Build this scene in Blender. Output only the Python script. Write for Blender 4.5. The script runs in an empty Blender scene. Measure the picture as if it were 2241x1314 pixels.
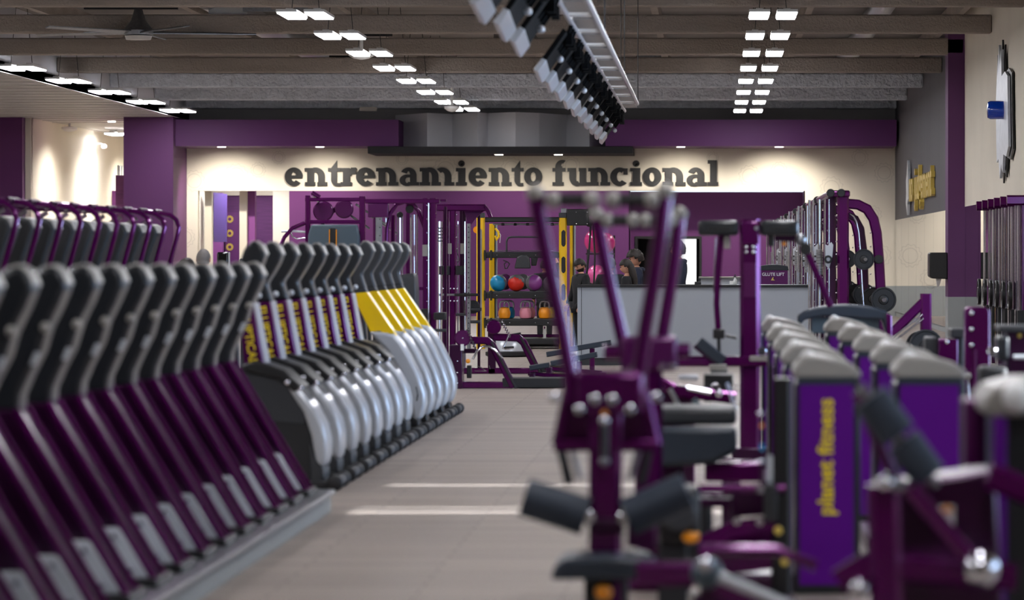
import bpy, bmesh, math, random
from mathutils import Vector, Matrix
random.seed(7)
PI = math.pi
SC = bpy.context.scene
COL = SC.collection
F = 8400.0            # focal length in pixels of the 2241 wide frame (135 mm lens)
CX, CY, CAMZ = 1555.0, 560.0, 1.5

# ------------------------------------------------------------------ camera
cd = bpy.data.cameras.new('camera'); cam = bpy.data.objects.new('camera', cd); COL.objects.link(cam)
cam.location = (0, 0, CAMZ); cam.rotation_euler = (PI/2, 0, 0)
cd.sensor_fit = 'HORIZONTAL'; cd.sensor_width = 36.0; cd.lens = F/2241*36
cd.shift_x = -(CX-1120.5)/2241; cd.shift_y = (CY-657)/2241
cd.clip_end = 400
cd.dof.use_dof = True; cd.dof.focus_distance = 60.0; cd.dof.aperture_fstop = 2.8; cd.dof.aperture_blades = 0
SC.camera = cam
SC.view_settings.view_transform = 'Standard'; SC.view_settings.look = 'None'
SC.view_settings.exposure = 0.0; SC.view_settings.gamma = 1.0
try: SC.view_settings.use_curve_mapping = False
except Exception: pass
# ------------------------------------------------------------------ world: pale daylight outside the building
w = bpy.data.worlds.new('world'); SC.world = w; w.use_nodes = True
w.node_tree.nodes['Background'].inputs[0].default_value = (0.80, 0.90, 1.0, 1)
w.node_tree.nodes['Background'].inputs[1].default_value = 1.8
# ------------------------------------------------------------------ sun through the slots of the near right wall
ld = bpy.data.lights.new('sun', 'SUN'); ld.energy = 30.0; ld.angle = 0.004; ld.color = (.9, .95, 1.0)
sun = bpy.data.objects.new('sun', ld); COL.objects.link(sun)
sun.rotation_euler = Vector((-math.cos(math.radians(20)), 0.0, -math.sin(math.radians(20)))).to_track_quat('-Z', 'Y').to_euler()
sun.location = (14, 22, 8)
PANEL_L = 46.0        # radiance of the LED panels

# ------------------------------------------------------------------ helpers
def srgb(r, g, b):
    f = lambda c: (c/255/12.92) if c/255 <= 0.04045 else ((c/255+0.055)/1.055)**2.4
    return (f(r), f(g), f(b), 1)
MATS = {}
def mat(name, col, rough=0.5, metal=0.0, coat=0.0, noise=None, bump=None, emit=0.0, spec=None, aniso=None):
    m = bpy.data.materials.new(name); m.use_nodes = True
    nt = m.node_tree; b = nt.nodes['Principled BSDF']
    c = srgb(*col); b.inputs['Base Color'].default_value = c
    b.inputs['Roughness'].default_value = rough; b.inputs['Metallic'].default_value = metal
    b.inputs['Coat Weight'].default_value = coat; b.inputs['Coat Roughness'].default_value = 0.12
    if spec is not None: b.inputs['Specular IOR Level'].default_value = spec
    if emit:
        b.inputs['Emission Color'].default_value = c; b.inputs['Emission Strength'].default_value = emit
    tc = nt.nodes.new('ShaderNodeTexCoord')
    if noise:      # (scale, amount, stretch)
        mp = nt.nodes.new('ShaderNodeMapping'); mp.inputs['Scale'].default_value = noise[2] if len(noise) > 2 else (1, 1, 1)
        nz = nt.nodes.new('ShaderNodeTexNoise'); nz.inputs['Scale'].default_value = noise[0]; nz.inputs['Detail'].default_value = 5
        mr = nt.nodes.new('ShaderNodeMapRange'); mr.inputs[1].default_value = 0.3; mr.inputs[2].default_value = 0.7
        mr.inputs[3].default_value = 1-noise[1]; mr.inputs[4].default_value = 1+noise[1]
        mx = nt.nodes.new('ShaderNodeVectorMath'); mx.operation = 'SCALE'; mx.inputs[0].default_value = c[:3]
        nt.links.new(tc.outputs['Object'], mp.inputs[0]); nt.links.new(mp.outputs[0], nz.inputs['Vector'])
        nt.links.new(nz.outputs['Fac'], mr.inputs[0]); nt.links.new(mr.outputs[0], mx.inputs['Scale'])
        nt.links.new(mx.outputs[0], b.inputs['Base Color'])
    if bump:       # (scale, strength, distance)
        nz = nt.nodes.new('ShaderNodeTexNoise'); nz.inputs['Scale'].default_value = bump[0]; nz.inputs['Detail'].default_value = 4
        bp = nt.nodes.new('ShaderNodeBump'); bp.inputs['Strength'].default_value = bump[1]; bp.inputs['Distance'].default_value = bump[2]
        nt.links.new(tc.outputs['Object'], nz.inputs['Vector']); nt.links.new(nz.outputs['Fac'], bp.inputs['Height'])
        nt.links.new(bp.outputs[0], b.inputs['Normal'])
    MATS[name] = m
    return m
mat('purple', (92, 0, 88), 0.2, 0.6, 0.4, noise=(3, .1))
mat('purple_dark', (52, 0, 50), 0.3, 0.5, 0.25, noise=(3, .1))
mat('purple_face', (86, 0, 124), 0.5, 0.0, 0.0, spec=.2)
mat('plum', (84, 4, 80), 0.35, 0.4, 0.3)
mat('chrome', (215, 215, 222), 0.12, 1.0)
mat('steel', (150, 152, 156), 0.35, 0.9, noise=(20, .12))
mat('silver', (186, 190, 196), 0.33, 0.25, 0.3)
mat('black', (14, 14, 16), 0.42, 0.0, 0.1)
mat('matt_black', (9, 9, 10), 0.9, spec=.15)
mat('rubber', (24, 24, 27), 0.6, 0.0, bump=(120, .2, .003))
mat('housing', (17, 21, 27), 0.36, 0.0, 0.25, bump=(220, .08, .002))
mat('charcoal', (46, 48, 52), 0.45)
mat('pad', (34, 44, 56), 0.42, 0.0, 0.05, bump=(160, .12, .002))
mat('foam', (38, 48, 62), 0.6, bump=(140, .25, .003))
mat('pad_grey', (72, 88, 98), 0.5)
mat('cap_grey', (145, 141, 135), 0.4)
mat('foot_grey', (205, 210, 216), 0.4, 0.3, noise=(8, .1))
mat('yellow', (244, 200, 4), 0.3, 0.0, 0.3)
mat('yellow_text', (238, 208, 20), 0.45)
mat('yellow_rig', (240, 192, 10), 0.3, 0.0, 0.4)
mat('orange', (240, 150, 10), 0.3, 0.0, 0.3)
mat('white', (226, 226, 224), 0.5)
mat('white_text', (232, 232, 236), 0.5)
mat('wall_beige', (214, 206, 190), 0.8, noise=(.6, .04))
mat('gear_line', (188, 181, 168), 0.8)
mat('wall_purple', (90, 34, 94), 0.7, noise=(.5, .05))
mat('wall_purple_light', (124, 62, 130), 0.7)
mat('wall_purple_dark', (82, 36, 88), 0.75, noise=(6, .18, (.3, 1, 6)))
mat('wall_grey', (146, 150, 150), 0.7)
mat('wall_slate', (74, 72, 76), 0.7, noise=(2.2, .12, (0, 1, .05)))
mat('soffit', (84, 26, 90), 0.6)
mat('column_purple', (88, 40, 92), 0.65)
mat('fold_grey', (205, 205, 210), 0.7)
mat('void_grey', (150, 146, 146), 0.9)
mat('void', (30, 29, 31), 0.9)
mat('ceiling_deck', (120, 114, 110), 0.9, noise=(.35, .45, (.25, 1.5, 1)))
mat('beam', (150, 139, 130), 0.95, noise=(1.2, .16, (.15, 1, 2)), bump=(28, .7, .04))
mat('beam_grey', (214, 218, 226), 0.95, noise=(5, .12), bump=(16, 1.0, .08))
mat('deck_white', (196, 194, 190), 0.4, 0.0, noise=(.5, .06))
mat('counter', (158, 164, 172), 0.6)
mat('mirror', (236, 238, 240), 0.015, 1.0)
mat('glass_blue', (6, 60, 170), 0.12, 0.0, 0.8)
mat('letter_black', (17, 16, 18), 0.5)
mat('skin', (196, 142, 116), 0.6)
mat('hair', (34, 25, 20), 0.6, bump=(60, .6, .01))
mat('hair_grey', (112, 106, 102), 0.7, bump=(90, .6, .006))
mat('navy', (26, 32, 52), 0.85, noise=(12, .2))
mat('cloth_black', (22, 22, 26), 0.85, noise=(12, .2))
mat('screen', (8, 8, 10), 0.12, 0.0, 0.6)
mat('screen_purple', (70, 50, 108), 0.3)
mat('pink', (200, 40, 120), 0.25, 0.0, 0.5)
mat('pink_light', (226, 90, 158), 0.28, 0.0, 0.5)
mat('kb_pink', (226, 140, 160), 0.3, 0.0, 0.4)
mat('ball_grey', (112, 112, 116), 0.4)
mat('ball_blue', (20, 140, 190), 0.35); mat('ball_red', (208, 40, 24), 0.35); mat('ball_purple', (132, 60, 136), 0.35)
mat('gold', (206, 178, 84), 0.4, 0.1)
mat('green_sign', (30, 90, 60), 0.5)
mat('knurl', (150, 150, 152), 0.4, 0.9, bump=(300, .5, .002))
mat('led', (250, 250, 255), 0.5, emit=PANEL_L)
mat('led_down', (255, 244, 226), 0.5, emit=30)
# floor: grey-brown vinyl planks running across the aisle, semi-gloss
def floor_mat():
    m = bpy.data.materials.new('floor_vinyl'); m.use_nodes = True; nt = m.node_tree; b = nt.nodes['Principled BSDF']
    tc = nt.nodes.new('ShaderNodeTexCoord')
    mp = nt.nodes.new('ShaderNodeMapping'); mp.inputs['Scale'].default_value = (.16, 2.4, 1)
    n1 = nt.nodes.new('ShaderNodeTexNoise'); n1.inputs['Scale'].default_value = 2.2; n1.inputs['Detail'].default_value = 8
    br = nt.nodes.new('ShaderNodeTexBrick'); br.inputs['Scale'].default_value = 1.0
    br.inputs['Brick Width'].default_value = 1.3; br.inputs['Row Height'].default_value = .2; br.inputs['Mortar Size'].default_value = .004
    br.inputs['Color1'].default_value = srgb(160, 148, 138); br.inputs['Color2'].default_value = srgb(148, 137, 129); br.inputs['Mortar'].default_value = srgb(104, 96, 90)
    mr = nt.nodes.new('ShaderNodeMapRange'); mr.inputs[1].default_value = .3; mr.inputs[2].default_value = .7; mr.inputs[3].default_value = .84; mr.inputs[4].default_value = 1.12
    mx = nt.nodes.new('ShaderNodeVectorMath'); mx.operation = 'SCALE'
    L = nt.links.new
    L(tc.outputs['Object'], mp.inputs[0]); L(mp.outputs[0], n1.inputs['Vector']); L(tc.outputs['Object'], br.inputs['Vector'])
    L(n1.outputs['Fac'], mr.inputs[0]); L(br.outputs['Color'], mx.inputs[0]); L(mr.outputs[0], mx.inputs['Scale'])
    L(mx.outputs[0], b.inputs['Base Color']); b.inputs['Roughness'].default_value = .5; b.inputs['Specular IOR Level'].default_value = .25
    MATS['floor_vinyl'] = m
floor_mat()

def rotto(d, ref=Vector((0, 1, 0))):
    d = Vector(d).normalized()
    if abs(d.dot(ref)) > .98: ref = Vector((0, 0, 1))
    a = d.cross(ref).normalized(); return a, ref if abs(d.dot(ref)) < 1e-6 else a.cross(d).normalized()
class MB:
    """collects shapes in world coordinates; done() links them as one mesh, local to the thing's Empty"""
    def __init__(s): s.v = []; s.f = []; s.m = []; s.k = 0
    def add(s, vs, fs):
        n = len(s.v); s.v += [tuple(x) for x in vs]; s.f += [tuple(i+n for i in f) for f in fs]; s.m += [s.k]*len(fs); return s
    def use(s, k): s.k = k; return s
    def box(s, a, b, rot=None, piv=None):
        x0, y0, z0 = [min(a[i], b[i]) for i in range(3)]; x1, y1, z1 = [max(a[i], b[i]) for i in range(3)]
        vs = [Vector(p) for p in ((x0,y0,z0),(x1,y0,z0),(x1,y1,z0),(x0,y1,z0),(x0,y0,z1),(x1,y0,z1),(x1,y1,z1),(x0,y1,z1))]
        if rot is not None:
            c = Vector(piv) if piv is not None else Vector(((x0+x1)/2, (y0+y1)/2, (z0+z1)/2)); vs = [c+rot@(p-c) for p in vs]
        return s.add(vs, [(0,3,2,1),(4,5,6,7),(0,1,5,4),(1,2,6,5),(2,3,7,6),(3,0,4,7)])
    def sweep(s, pts, prof, scale=None):
        pts = [Vector(p) for p in pts]; n = len(prof); vs = []
        for i, p in enumerate(pts):
            if i == 0: d = pts[1]-p
            elif i == len(pts)-1: d = p-pts[i-1]
            else: d = (p-pts[i-1]).normalized()+(pts[i+1]-p).normalized()
            a, b = rotto(d)
            if i and a.dot(pa) < 0: a = -a
            if i and b.dot(pb) < 0: b = -b
            pa, pb = a, b
            k = 1 if scale is None else scale[i]
            if 0 < i < len(pts)-1:
                c = max(.5, (p-pts[i-1]).normalized().dot(Vector(d).normalized())); ka = k/c
            else: ka = k
            vs += [p+a*q[0]*ka+b*q[1]*k for q in prof]
        fs = []
        for i in range(len(pts)-1):
            for j in range(n):
                fs.append((i*n+j, i*n+(j+1) % n, (i+1)*n+(j+1) % n, (i+1)*n+j))
        fs.append(tuple(reversed(range(n)))); fs.append(tuple((len(pts)-1)*n+j for j in range(n)))
        return s.add(vs, fs)
    def tube(s, pts, r, n=10, scale=None):
        return s.sweep(pts, [(r*math.cos(2*PI*j/n), r*math.sin(2*PI*j/n)) for j in range(n)], scale)
    def sq(s, pts, w, h, c=.18):
        """rectangular tube: w across in the drawing plane, h along Y (the depth), chamfered corners"""
        w, h = w/2, h/2; k = min(w, h)*c*2
        return s.sweep(pts, [(w, -h+k), (w, h-k), (w-k, h), (-w+k, h), (-w, h-k), (-w, -h+k), (-w+k, -h), (w-k, -h)])
    def prism(s, poly, y0, y1):
        """poly in x,z extruded along Y"""
        n = len(poly); ar = sum(poly[i][0]*poly[(i+1) % n][1]-poly[(i+1) % n][0]*poly[i][1] for i in range(n))
        if ar < 0: poly = poly[::-1]
        vs = [(p[0], y0, p[1]) for p in poly]+[(p[0], y1, p[1]) for p in poly]
        return s.add(vs, [tuple(range(n)), tuple(reversed(range(n, 2*n)))]+[(i, i+n, (i+1) % n+n, (i+1) % n) for i in range(n)])
    def lathe(s, prof, c=(0,0,0), axis='Z', n=24):
        vs = []; fs = []
        for r, h in prof:
            for j in range(n):
                a = 2*PI*j/n; p = (r*math.cos(a), r*math.sin(a), h)
                p = {'Z': p, 'Y': (p[0], h, p[1]), 'X': (h, p[0], p[1])}[axis]
                vs.append((p[0]+c[0], p[1]+c[1], p[2]+c[2]))
        for i in range(len(prof)-1):
            for j in range(n): fs.append((i*n+j, i*n+(j+1) % n, (i+1)*n+(j+1) % n, (i+1)*n+j))
        fs.append(tuple(reversed(range(n)))); fs.append(tuple((len(prof)-1)*n+j for j in range(n)))
        return s.add(vs, fs)
    def ball(s, c, r, n=20, m=12, pick=None):
        if not hasattr(r, '__len__'): r = (r, r, r)
        vs = [(c[0], c[1], c[2]+r[2])]; fs = []
        for i in range(1, m):
            t = PI*i/m
            for j in range(n):
                a = 2*PI*j/n; vs.append((c[0]+r[0]*math.sin(t)*math.cos(a), c[1]+r[1]*math.sin(t)*math.sin(a), c[2]+r[2]*math.cos(t)))
        vs.append((c[0], c[1], c[2]-r[2]))
        for j in range(n): fs.append((0, 1+j, 1+(j+1) % n))
        for i in range(m-2):
            for j in range(n): fs.append((1+i*n+j, 1+(i+1)*n+j, 1+(i+1)*n+(j+1) % n, 1+i*n+(j+1) % n))
        b = 1+(m-2)*n
        for j in range(n): fs.append((b+j, len(vs)-1, b+(j+1) % n))
        k0 = s.k; n0 = len(s.f); s.add(vs, fs)
        if pick:
            for i in range(n0, len(s.f)):
                q = Vector((0,0,0))
                for vi in s.f[i]: q += Vector(s.v[vi])
                q = q/len(s.f[i])-Vector(c); s.m[i] = pick(q)
        return s
    def text(s, txt, size, M, extrude=.003):
        cu = bpy.data.curves.new('t', 'FONT'); cu.body = txt; cu.size = size; cu.extrude = extrude; cu.align_x = 'CENTER'; cu.align_y = 'CENTER'
        cu.resolution_u = 3; cu.offset = size*.018
        o = bpy.data.objects.new('t', cu); COL.objects.link(o)
        me = o.to_mesh(); vs = [M@v.co for v in me.vertices]; fs = [tuple(p.vertices) for p in me.polygons]
        o.to_mesh_clear(); bpy.data.objects.remove(o); bpy.data.curves.remove(cu)
        return s.add(vs, fs)
    def done(s, name, mats, parent=None, bevel=0, smooth=35, off=None):
        if isinstance(mats, str): mats = [mats]
        o3 = Vector(off) if off is not None else Vector((0, 0, 0))
        p = parent
        while p is not None: o3 = o3+Vector(p.location); p = p.parent
        me = bpy.data.meshes.new(name); me.from_pydata([tuple(Vector(v)-o3) for v in s.v], [], s.f)
        for m in mats: me.materials.append(MATS[m])
        me.polygons.foreach_set('material_index', s.m); me.validate(); me.update()
        bm = bmesh.new(); bm.from_mesh(me); bmesh.ops.recalc_face_normals(bm, faces=bm.faces); bm.to_mesh(me); bm.free()
        if smooth:
            me.polygons.foreach_set('use_smooth', [True]*len(me.polygons)); me.set_sharp_from_angle(angle=math.radians(smooth))
        o = bpy.data.objects.new(name, me); COL.objects.link(o)
        if off is not None: o.location = off
        if parent is not None: o.parent = parent
        if bevel:
            b = o.modifiers.new('bevel', 'BEVEL'); b.width = bevel; b.segments = 3; b.limit_method = 'ANGLE'; b.angle_limit = math.radians(40)
        return o
def tag(o, label, cat, group=None):
    o['label'] = label; o['category'] = cat
    if group: o['group'] = group
    return o
def thing(name, label, cat, loc=(0,0,0), group=None):
    o = bpy.data.objects.new(name, None); COL.objects.link(o); o.location = loc; o.empty_display_size = .1
    return tag(o, label, cat, group)
def struct(o): o['kind'] = 'structure'; return o
def kids(o): return [c for c in list(COL.objects) if c.parent == o]
def dup(root, loc, label, group=None):
    tree = KID.get(root.name) or KID.setdefault(root.name, [(c, kids(c)) for c in kids(root)])
    r = root.copy(); COL.objects.link(r); r.location = loc; r['label'] = label
    if group: r['group'] = group
    for c, gs in tree:
        d = c.copy(); COL.objects.link(d); d.parent = r
        for g in gs:
            e = g.copy(); COL.objects.link(e); e.parent = d
    return r
KID = {}
class V:
    """measured photograph position at a known distance D -> metres"""
    def __init__(s, D): s.D = D; s.k = F/D
    def __call__(s, x, y, dy=0.0): return Vector(((x-CX)/s.k, s.D+dy, CAMZ-(y-CY)/s.k))
    def m(s, px): return px/s.k
ORD = ['nearest', 'second', 'third', 'fourth', 'fifth', 'sixth', 'seventh', 'eighth', 'ninth', 'tenth', 'eleventh', 'twelfth', 'thirteenth', 'fourteenth', 'fifteenth']

# ================================================================== SETTING
XR, XN, XL, DB = 4.57, 6.0, -16.5, 95.0
ZC = 6.1
b = MB(); b.box((-19, -4, -.2), (9, 126, 0)); struct(b.done('floor', 'floor_vinyl'))
b = MB(); b.box((-13, -4, ZC), (7, 100, ZC+.2)); struct(b.done('ceiling', 'ceiling_deck'))
b = MB(); b.box((-19, -4, 4.85), (-12.9, 126, 5.05)); b.use(1); b.box((-13.0, -4, 4.855), (-12.9, 100, ZC)); struct(b.done('ceiling_low', ['deck_white', 'fold_grey']))
# roof purlins that make the white deck ribbed
b = MB()
for i in range(34): b.box((-19, 50+i*1.4, 4.835), (-13.0, 50.03+i*1.4, 4.85))
struct(b.done('ceiling_joint', 'deck_white'))
# main beams
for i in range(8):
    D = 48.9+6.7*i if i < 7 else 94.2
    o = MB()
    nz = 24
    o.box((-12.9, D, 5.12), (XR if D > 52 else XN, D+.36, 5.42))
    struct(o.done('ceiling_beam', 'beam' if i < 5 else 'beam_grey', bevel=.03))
b = MB()   # secondary joists and ducts above the beams
for i in range(7):
    x = -11.4+i*2.6; b.box((x, 46, 5.62), (x+.12, 95, 5.9))
struct(b.done('ceiling_joist', 'beam'))
for x, r, m in ((-8.2, .22, 'steel'), (-2.6, .2, 'steel'), (2.9, .2, 'steel')):
    b = MB(); b.tube([(x, 46, 5.72), (x, 94.5, 5.72)], r, 14); struct(b.done('ceiling_duct', m))
# cross pieces between the joists (the pale and rusty scraps seen over the beams)
for i in range(30):
    x = random.uniform(-12, 3.4); D = 52+6.7*random.randint(0, 5)+random.uniform(1, 5); l = random.uniform(.3, 1.6)
    b = MB(); b.box((x, D, 5.44), (x+l, D+.12, 5.56)); struct(b.done('ceiling_strut', random.choice(['beam', 'steel', 'deck_white', 'void'])))

# back wall with its gear pattern
def gear(b, cx, cz, r, y):
    n = 48; t = .012
    pts = []
    for j in range(n+1):
        a = 2*PI*j/n; rr = r if (j//2) % 2 else r*.88; pts.append((cx+rr*math.cos(a), cz+rr*math.sin(a)))
    for j in range(n):
        (x0, z0), (x1, z1) = pts[j], pts[j+1]
        k0 = 1-t/max(r, .1); q = lambda x, z: (cx+(x-cx)*k0, cz+(z-cz)*k0)
        a0, a1 = q(x0, z0), q(x1, z1)
        b.add([(x0, y, z0), (x1, y, z1), (a1[0], y, a1[1]), (a0[0], y, a0[1])], [(0, 1, 2, 3)])
    m = 40
    for j in range(m):
        a, c = 2*PI*j/m, 2*PI*(j+1)/m; r1, r2 = r*.66, r*.66-t
        b.add([(cx+r1*math.cos(a), y, cz+r1*math.sin(a)), (cx+r1*math.cos(c), y, cz+r1*math.sin(c)), (cx+r2*math.cos(c), y, cz+r2*math.sin(c)), (cx+r2*math.cos(a), y, cz+r2*math.sin(a))], [(0, 1, 2, 3)])
vb = V(DB)
b = MB()
zT, zM = 4.4, vb(0, 418).z
b.box((-13.3, DB, zM), (XR, DB+.3, zT))                       # upper band
b.box((-13.3, DB, 0), (vb(433, 0).x, DB+.3, zM))              # beige strip left of the opening
b.box((vb(1760, 0).x, DB, .75), (XR, DB+.3, zM))              # beige field right
b.use(1); b.box((vb(1760, 0).x, DB-.004, 0), (XR, DB+.3, .75))
b.use(2); b.box((vb(633, 0).x, DB, 0), (vb(1378, 0).x, DB+.3, zM))
b.box((vb(1378, 0).x-.02, DB, 0), (vb(1378, 0).x, DB+1.6, zM)) # reveal of the recess
xd0, xd1, zd = vb(1392, 0).x, vb(1530, 0).x, 1.93
b.box((vb(1378, 0).x, DB+1.6, 0), (xd0, DB+1.8, zM)); b.box((xd1, DB+1.6, 0), (vb(1762, 0).x, DB+1.8, zM)); b.box((xd0, DB+1.6, zd), (xd1, DB+1.8, zM))
b.box((vb(1760, 0).x, DB, 0), (vb(1760, 0).x+.02, DB+1.6, zM))
b.use(3); b.box((-13.3, DB, zT), (XR, DB+.3, ZC))
b.use(4)
for x, y, r in ((517, 385, 27), (425, 396, 24), (565, 372, 17), (815, 392, 16), (975, 372, 28), (1120, 368, 24), (1160, 372, 18), (1250, 362, 20), (1300, 390, 15), (1640, 385, 24), (1705, 372, 18), (1740, 390, 15), (1820, 412, 26), (1882, 345, 19), (1935, 378, 22), (1910, 470, 20), (1925, 560, 26), (1790, 480, 20), (1880, 610, 24), (405, 520, 22), (400, 585, 26), (610, 345, 15), (880, 348, 14), (1560, 346, 14)):
    p = vb(x, y); gear(b, p.x, p.z, vb.m(r), DB-.004)
struct(b.done('wall_back', ['wall_beige', 'wall_grey', 'wall_purple', 'void_grey', 'gear_line'], smooth=0))
# mirror at the left of the back wall: its reflection built as a made-up room
vo = V(100)
b = MB()
b.box((-15.5, 100, 0), (-9.2, 100.2, 3.6))
b.use(1); b.box((-13.0, 95.3, 3.5), (-9.8, 100, 3.7)); 
b.box((-13.1, 95.3, 0), (-12.95, 100, zM)); b.box((-9.9, 95.3, 0), (-9.8, 100, zM))
b.box((vo(602, 0).x, 99.5, 0), (vo(640, 0).x, 100, 3.4)); b.box((-15, 99.9, vo(0, 428).z), (-9.2, 100, 3.5))
b.use(2); b.box((vo(494, 0).x, 99.9, 0), (vo(524, 0).x, 99.99, vo(0, 464).z))
b.use(3)
for yy in (480, 511, 541):
    p = vo(504, yy); gear(b, p.x, p.z, .1, 99.88); gear(b, p.x, p.z, .085, 99.88)
struct(b.done('wall_mirror_room', ['wall_purple_dark', 'wall_beige', 'soffit', 'gold'], smooth=0))
for x0, x1, D, m in ((448, 463, 95.6, 'wall_beige'), (524, 540, 95.8, 'wall_beige'), (540, 558, 96.0, 'wall_purple_light'), (463, 486, 99, 'wall_purple_light')):
    vv = V(D); b = MB(); b.box((vv(x0, 0).x, D, 0), (vv(x1, 0).x, D+.3, zM+.02)); struct(b.done('trim_mirror_room', m))
# vestibule behind the doorway
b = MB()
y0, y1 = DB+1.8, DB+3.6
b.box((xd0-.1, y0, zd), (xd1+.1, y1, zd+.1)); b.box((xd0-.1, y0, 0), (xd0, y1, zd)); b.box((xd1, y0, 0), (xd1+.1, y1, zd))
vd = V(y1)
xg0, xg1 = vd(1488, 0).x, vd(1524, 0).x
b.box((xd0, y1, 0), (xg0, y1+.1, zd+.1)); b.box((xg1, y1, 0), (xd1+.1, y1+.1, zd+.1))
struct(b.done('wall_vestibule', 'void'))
b = MB(); 
f = .06; yd = DB+1.56
b.box((xd0-f, yd, 0), (xd0, yd+.1, zd+f)); b.box((xd1, yd, 0), (xd1+f, yd+.1, zd+f)); b.box((xd0, yd, zd), (xd1, yd+.1, zd+f))
struct(b.done('door_1', 'black'))
b = MB(); b.box((-6, 112, 0), (5, 112.3, 2.4)); struct(b.done('wall_outside', 'white'))
# soffits, column, folded panelling
vs_ = V(93.0)
def soffit(x0, x1):
    b = MB(); b.box((vs_(x0, 0).x, 93, vs_(0, 320).z), (vs_(x1, 0).x, 95, vs_(0, 262).z)); return struct(b.done('trim_soffit', 'soffit'))
soffit(357, 872); soffit(1325, 1962)
b = MB(); b.box((vs_(276, 0).x, 92.6, 0), (vs_(384, 0).x, 95.3, 4.86)); struct(b.done('column_left', 'column_purple'))
b = MB(); b.box((vs_(52, 0).x, 92.8, 0), (-17.2, 93.4, 4.86)); struct(b.done('column_far_left', 'soffit'))
# folded dark panels
b = MB()
xs = [865, 935, 990, 1045, 1068, 1128, 1180, 1240, 1290, 1335]
ys = [94.9, 94.2, 94.5, 92.9, 94.0, 92.7, 93.1, 94.3, 94.0, 94.9]
ys = [94.9, 93.4, 94.1, 93.0, 93.5, 92.8, 93.4, 94.6, 93.6, 94.9]
z0, z1 = vs_(0, 336).z, vs_(0, 246).z
vv = [];
for x, y in zip(xs, ys): vv += [((x-CX)*y/F, y, z0), ((x-CX)*y/F, y, z1)]
b.add(vv, [(2*i, 2*i+2, 2*i+3, 2*i+1) for i in range(len(xs)-1)])
b.box((vs_(872, 0).x, 94.95, z0), (vs_(1325, 0).x, 95, z1))
struct(b.done('wall_folded_panel', 'fold_grey', smooth=0))
b = MB(); b.box((vs_(808, 0).x, 92.6, vs_(0, 337).z), (vs_(1385, 0).x, 95, vs_(0, 322).z)); struct(b.done('trim_black_ledge', 'void'))
# left side wall, with vertical bays
b = MB(); b.box((-18.6, -4, 0), (-18.3, 93.2, 4.9)); b.box((XL-.3, 93.3, 0), (XL, 126, 4.9)); b.box((-19, 93.2, 0), (XL, 93.4, 4.9))
b.box((-19, 125, 0), (-9, 125.3, 4.9)); b.box((-13.3, 95.3, 0), (-13.0, 125, 4.9))
struct(b.done('wall_left', 'wall_beige'))
b = MB(); b.box((XL, 105.8, 0), (XL+.2, 110, 3.29)); struct(b.done('trim_left_panel', 'wall_purple_light'))
b = MB(); b.box((-19, -4.2, 0), (9, -4, ZC)); struct(b.done('wall_front', 'wall_beige'))
# right wall: slate field, beige field, mirrors
vr = lambda D: V(D)
b = MB()
b.box((XR, 52, 2.38), (XR+.3, 70.0, ZC))
b.use(1); b.box((XR, 70.0, 2.38), (XR+.3, 97, ZC))
b.use(2); b.box((XR+.02, 52, 0), (XR+.3, 97, 2.38))
b.use(0); b.box((XR, 51.8, 0), (XN+.3, 52, ZC))
struct(b.done('wall_right', ['wall_beige', 'wall_slate', 'wall_grey'], smooth=0))
for i in range(13):
    D0 = 52.2+3.3*i; D1 = min(D0+3.28, 94.95)
    b = MB(); b.box((XR-.006, D0, .12), (XR+.02, D1, 2.38)); struct(b.done('window_mirror_panel', 'mirror', smooth=0))
b = MB(); b.box((XR-.3, 69.0, .76), (XR, 69.8, ZC)); b.use(1); b.box((XR-.3, 69.0, 0), (XR, 69.8, .76)); struct(b.done('column_right', ['column_purple', 'wall_grey'], smooth=0))
# near right wall with daylight windows and slots added to throw sun stripes on the floor
b = MB()
slots = [(21.75, 22.02), (22.35, 22.52), (22.78, 22.87), (23.5, 23.56), (25.0, 25.14)]
def wallpiece(y0, y1, z0=0, z1=ZC): b.box((XN, y0, z0), (XN+.25, y1, z1))
wallpiece(-4, 10); wallpiece(10, 20, 0, .9); wallpiece(10, 20, 3.0)
e = 20
for s0, s1 in slots:
    wallpiece(e, s0); wallpiece(s0, s1, 0, 1.75); wallpiece(s0, s1, 3.04); e = s1
wallpiece(e, 26); wallpiece(26, 40, 0, .9); wallpiece(26, 40, 3.0); wallpiece(40, 52)
struct(b.done('wall_right_near', 'wall_beige'))
b = MB(); b.box((XN+.25, 9.5, 3.1), (XN+7.5, 20.3, 3.2)); b.box((XN+.25, 25.8, 3.1), (XN+7.5, 40.5, 3.2)); struct(b.done('sun_blocker', 'wall_grey'))  # unseen slabs added to keep direct sun out of the windows
for i, (a0, a1) in enumerate(((10, 20), (26, 40))):
    b = MB()
    n = 4
    for j in range(n+1):
        y = a0+(a1-a0)*j/n; b.box((XN+.05, y-.04, .9), (XN+.12, y+.04, 3.0))
    struct(b.done('window_%d' % (i+1), 'black'))
    l = bpy.data.lights.new('daylight', 'AREA'); l.shape = 'RECTANGLE'; l.size = 2.0; l.size_y = a1-a0; l.energy = (170 if i == 0 else 540)*(a1-a0)/10; l.color = (.42, .64, 1.0)
    o = bpy.data.objects.new('window_daylight', l); COL.objects.link(o); o.location = (XN+.4, (a0+a1)/2, 1.95); o.rotation_euler = (0, PI/2, 0)
    o['kind'] = 'structure'
# treadmill platform
b = MB(); b.box((-4.6, 9, 0), (-2.22, 22.45, .1)); b.use(1); b.box((-4.6, 9, .1), (-2.2, 22.5, .13)); struct(b.done('treadmill_platform', ['wall_grey', 'steel'], bevel=.006))

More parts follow.
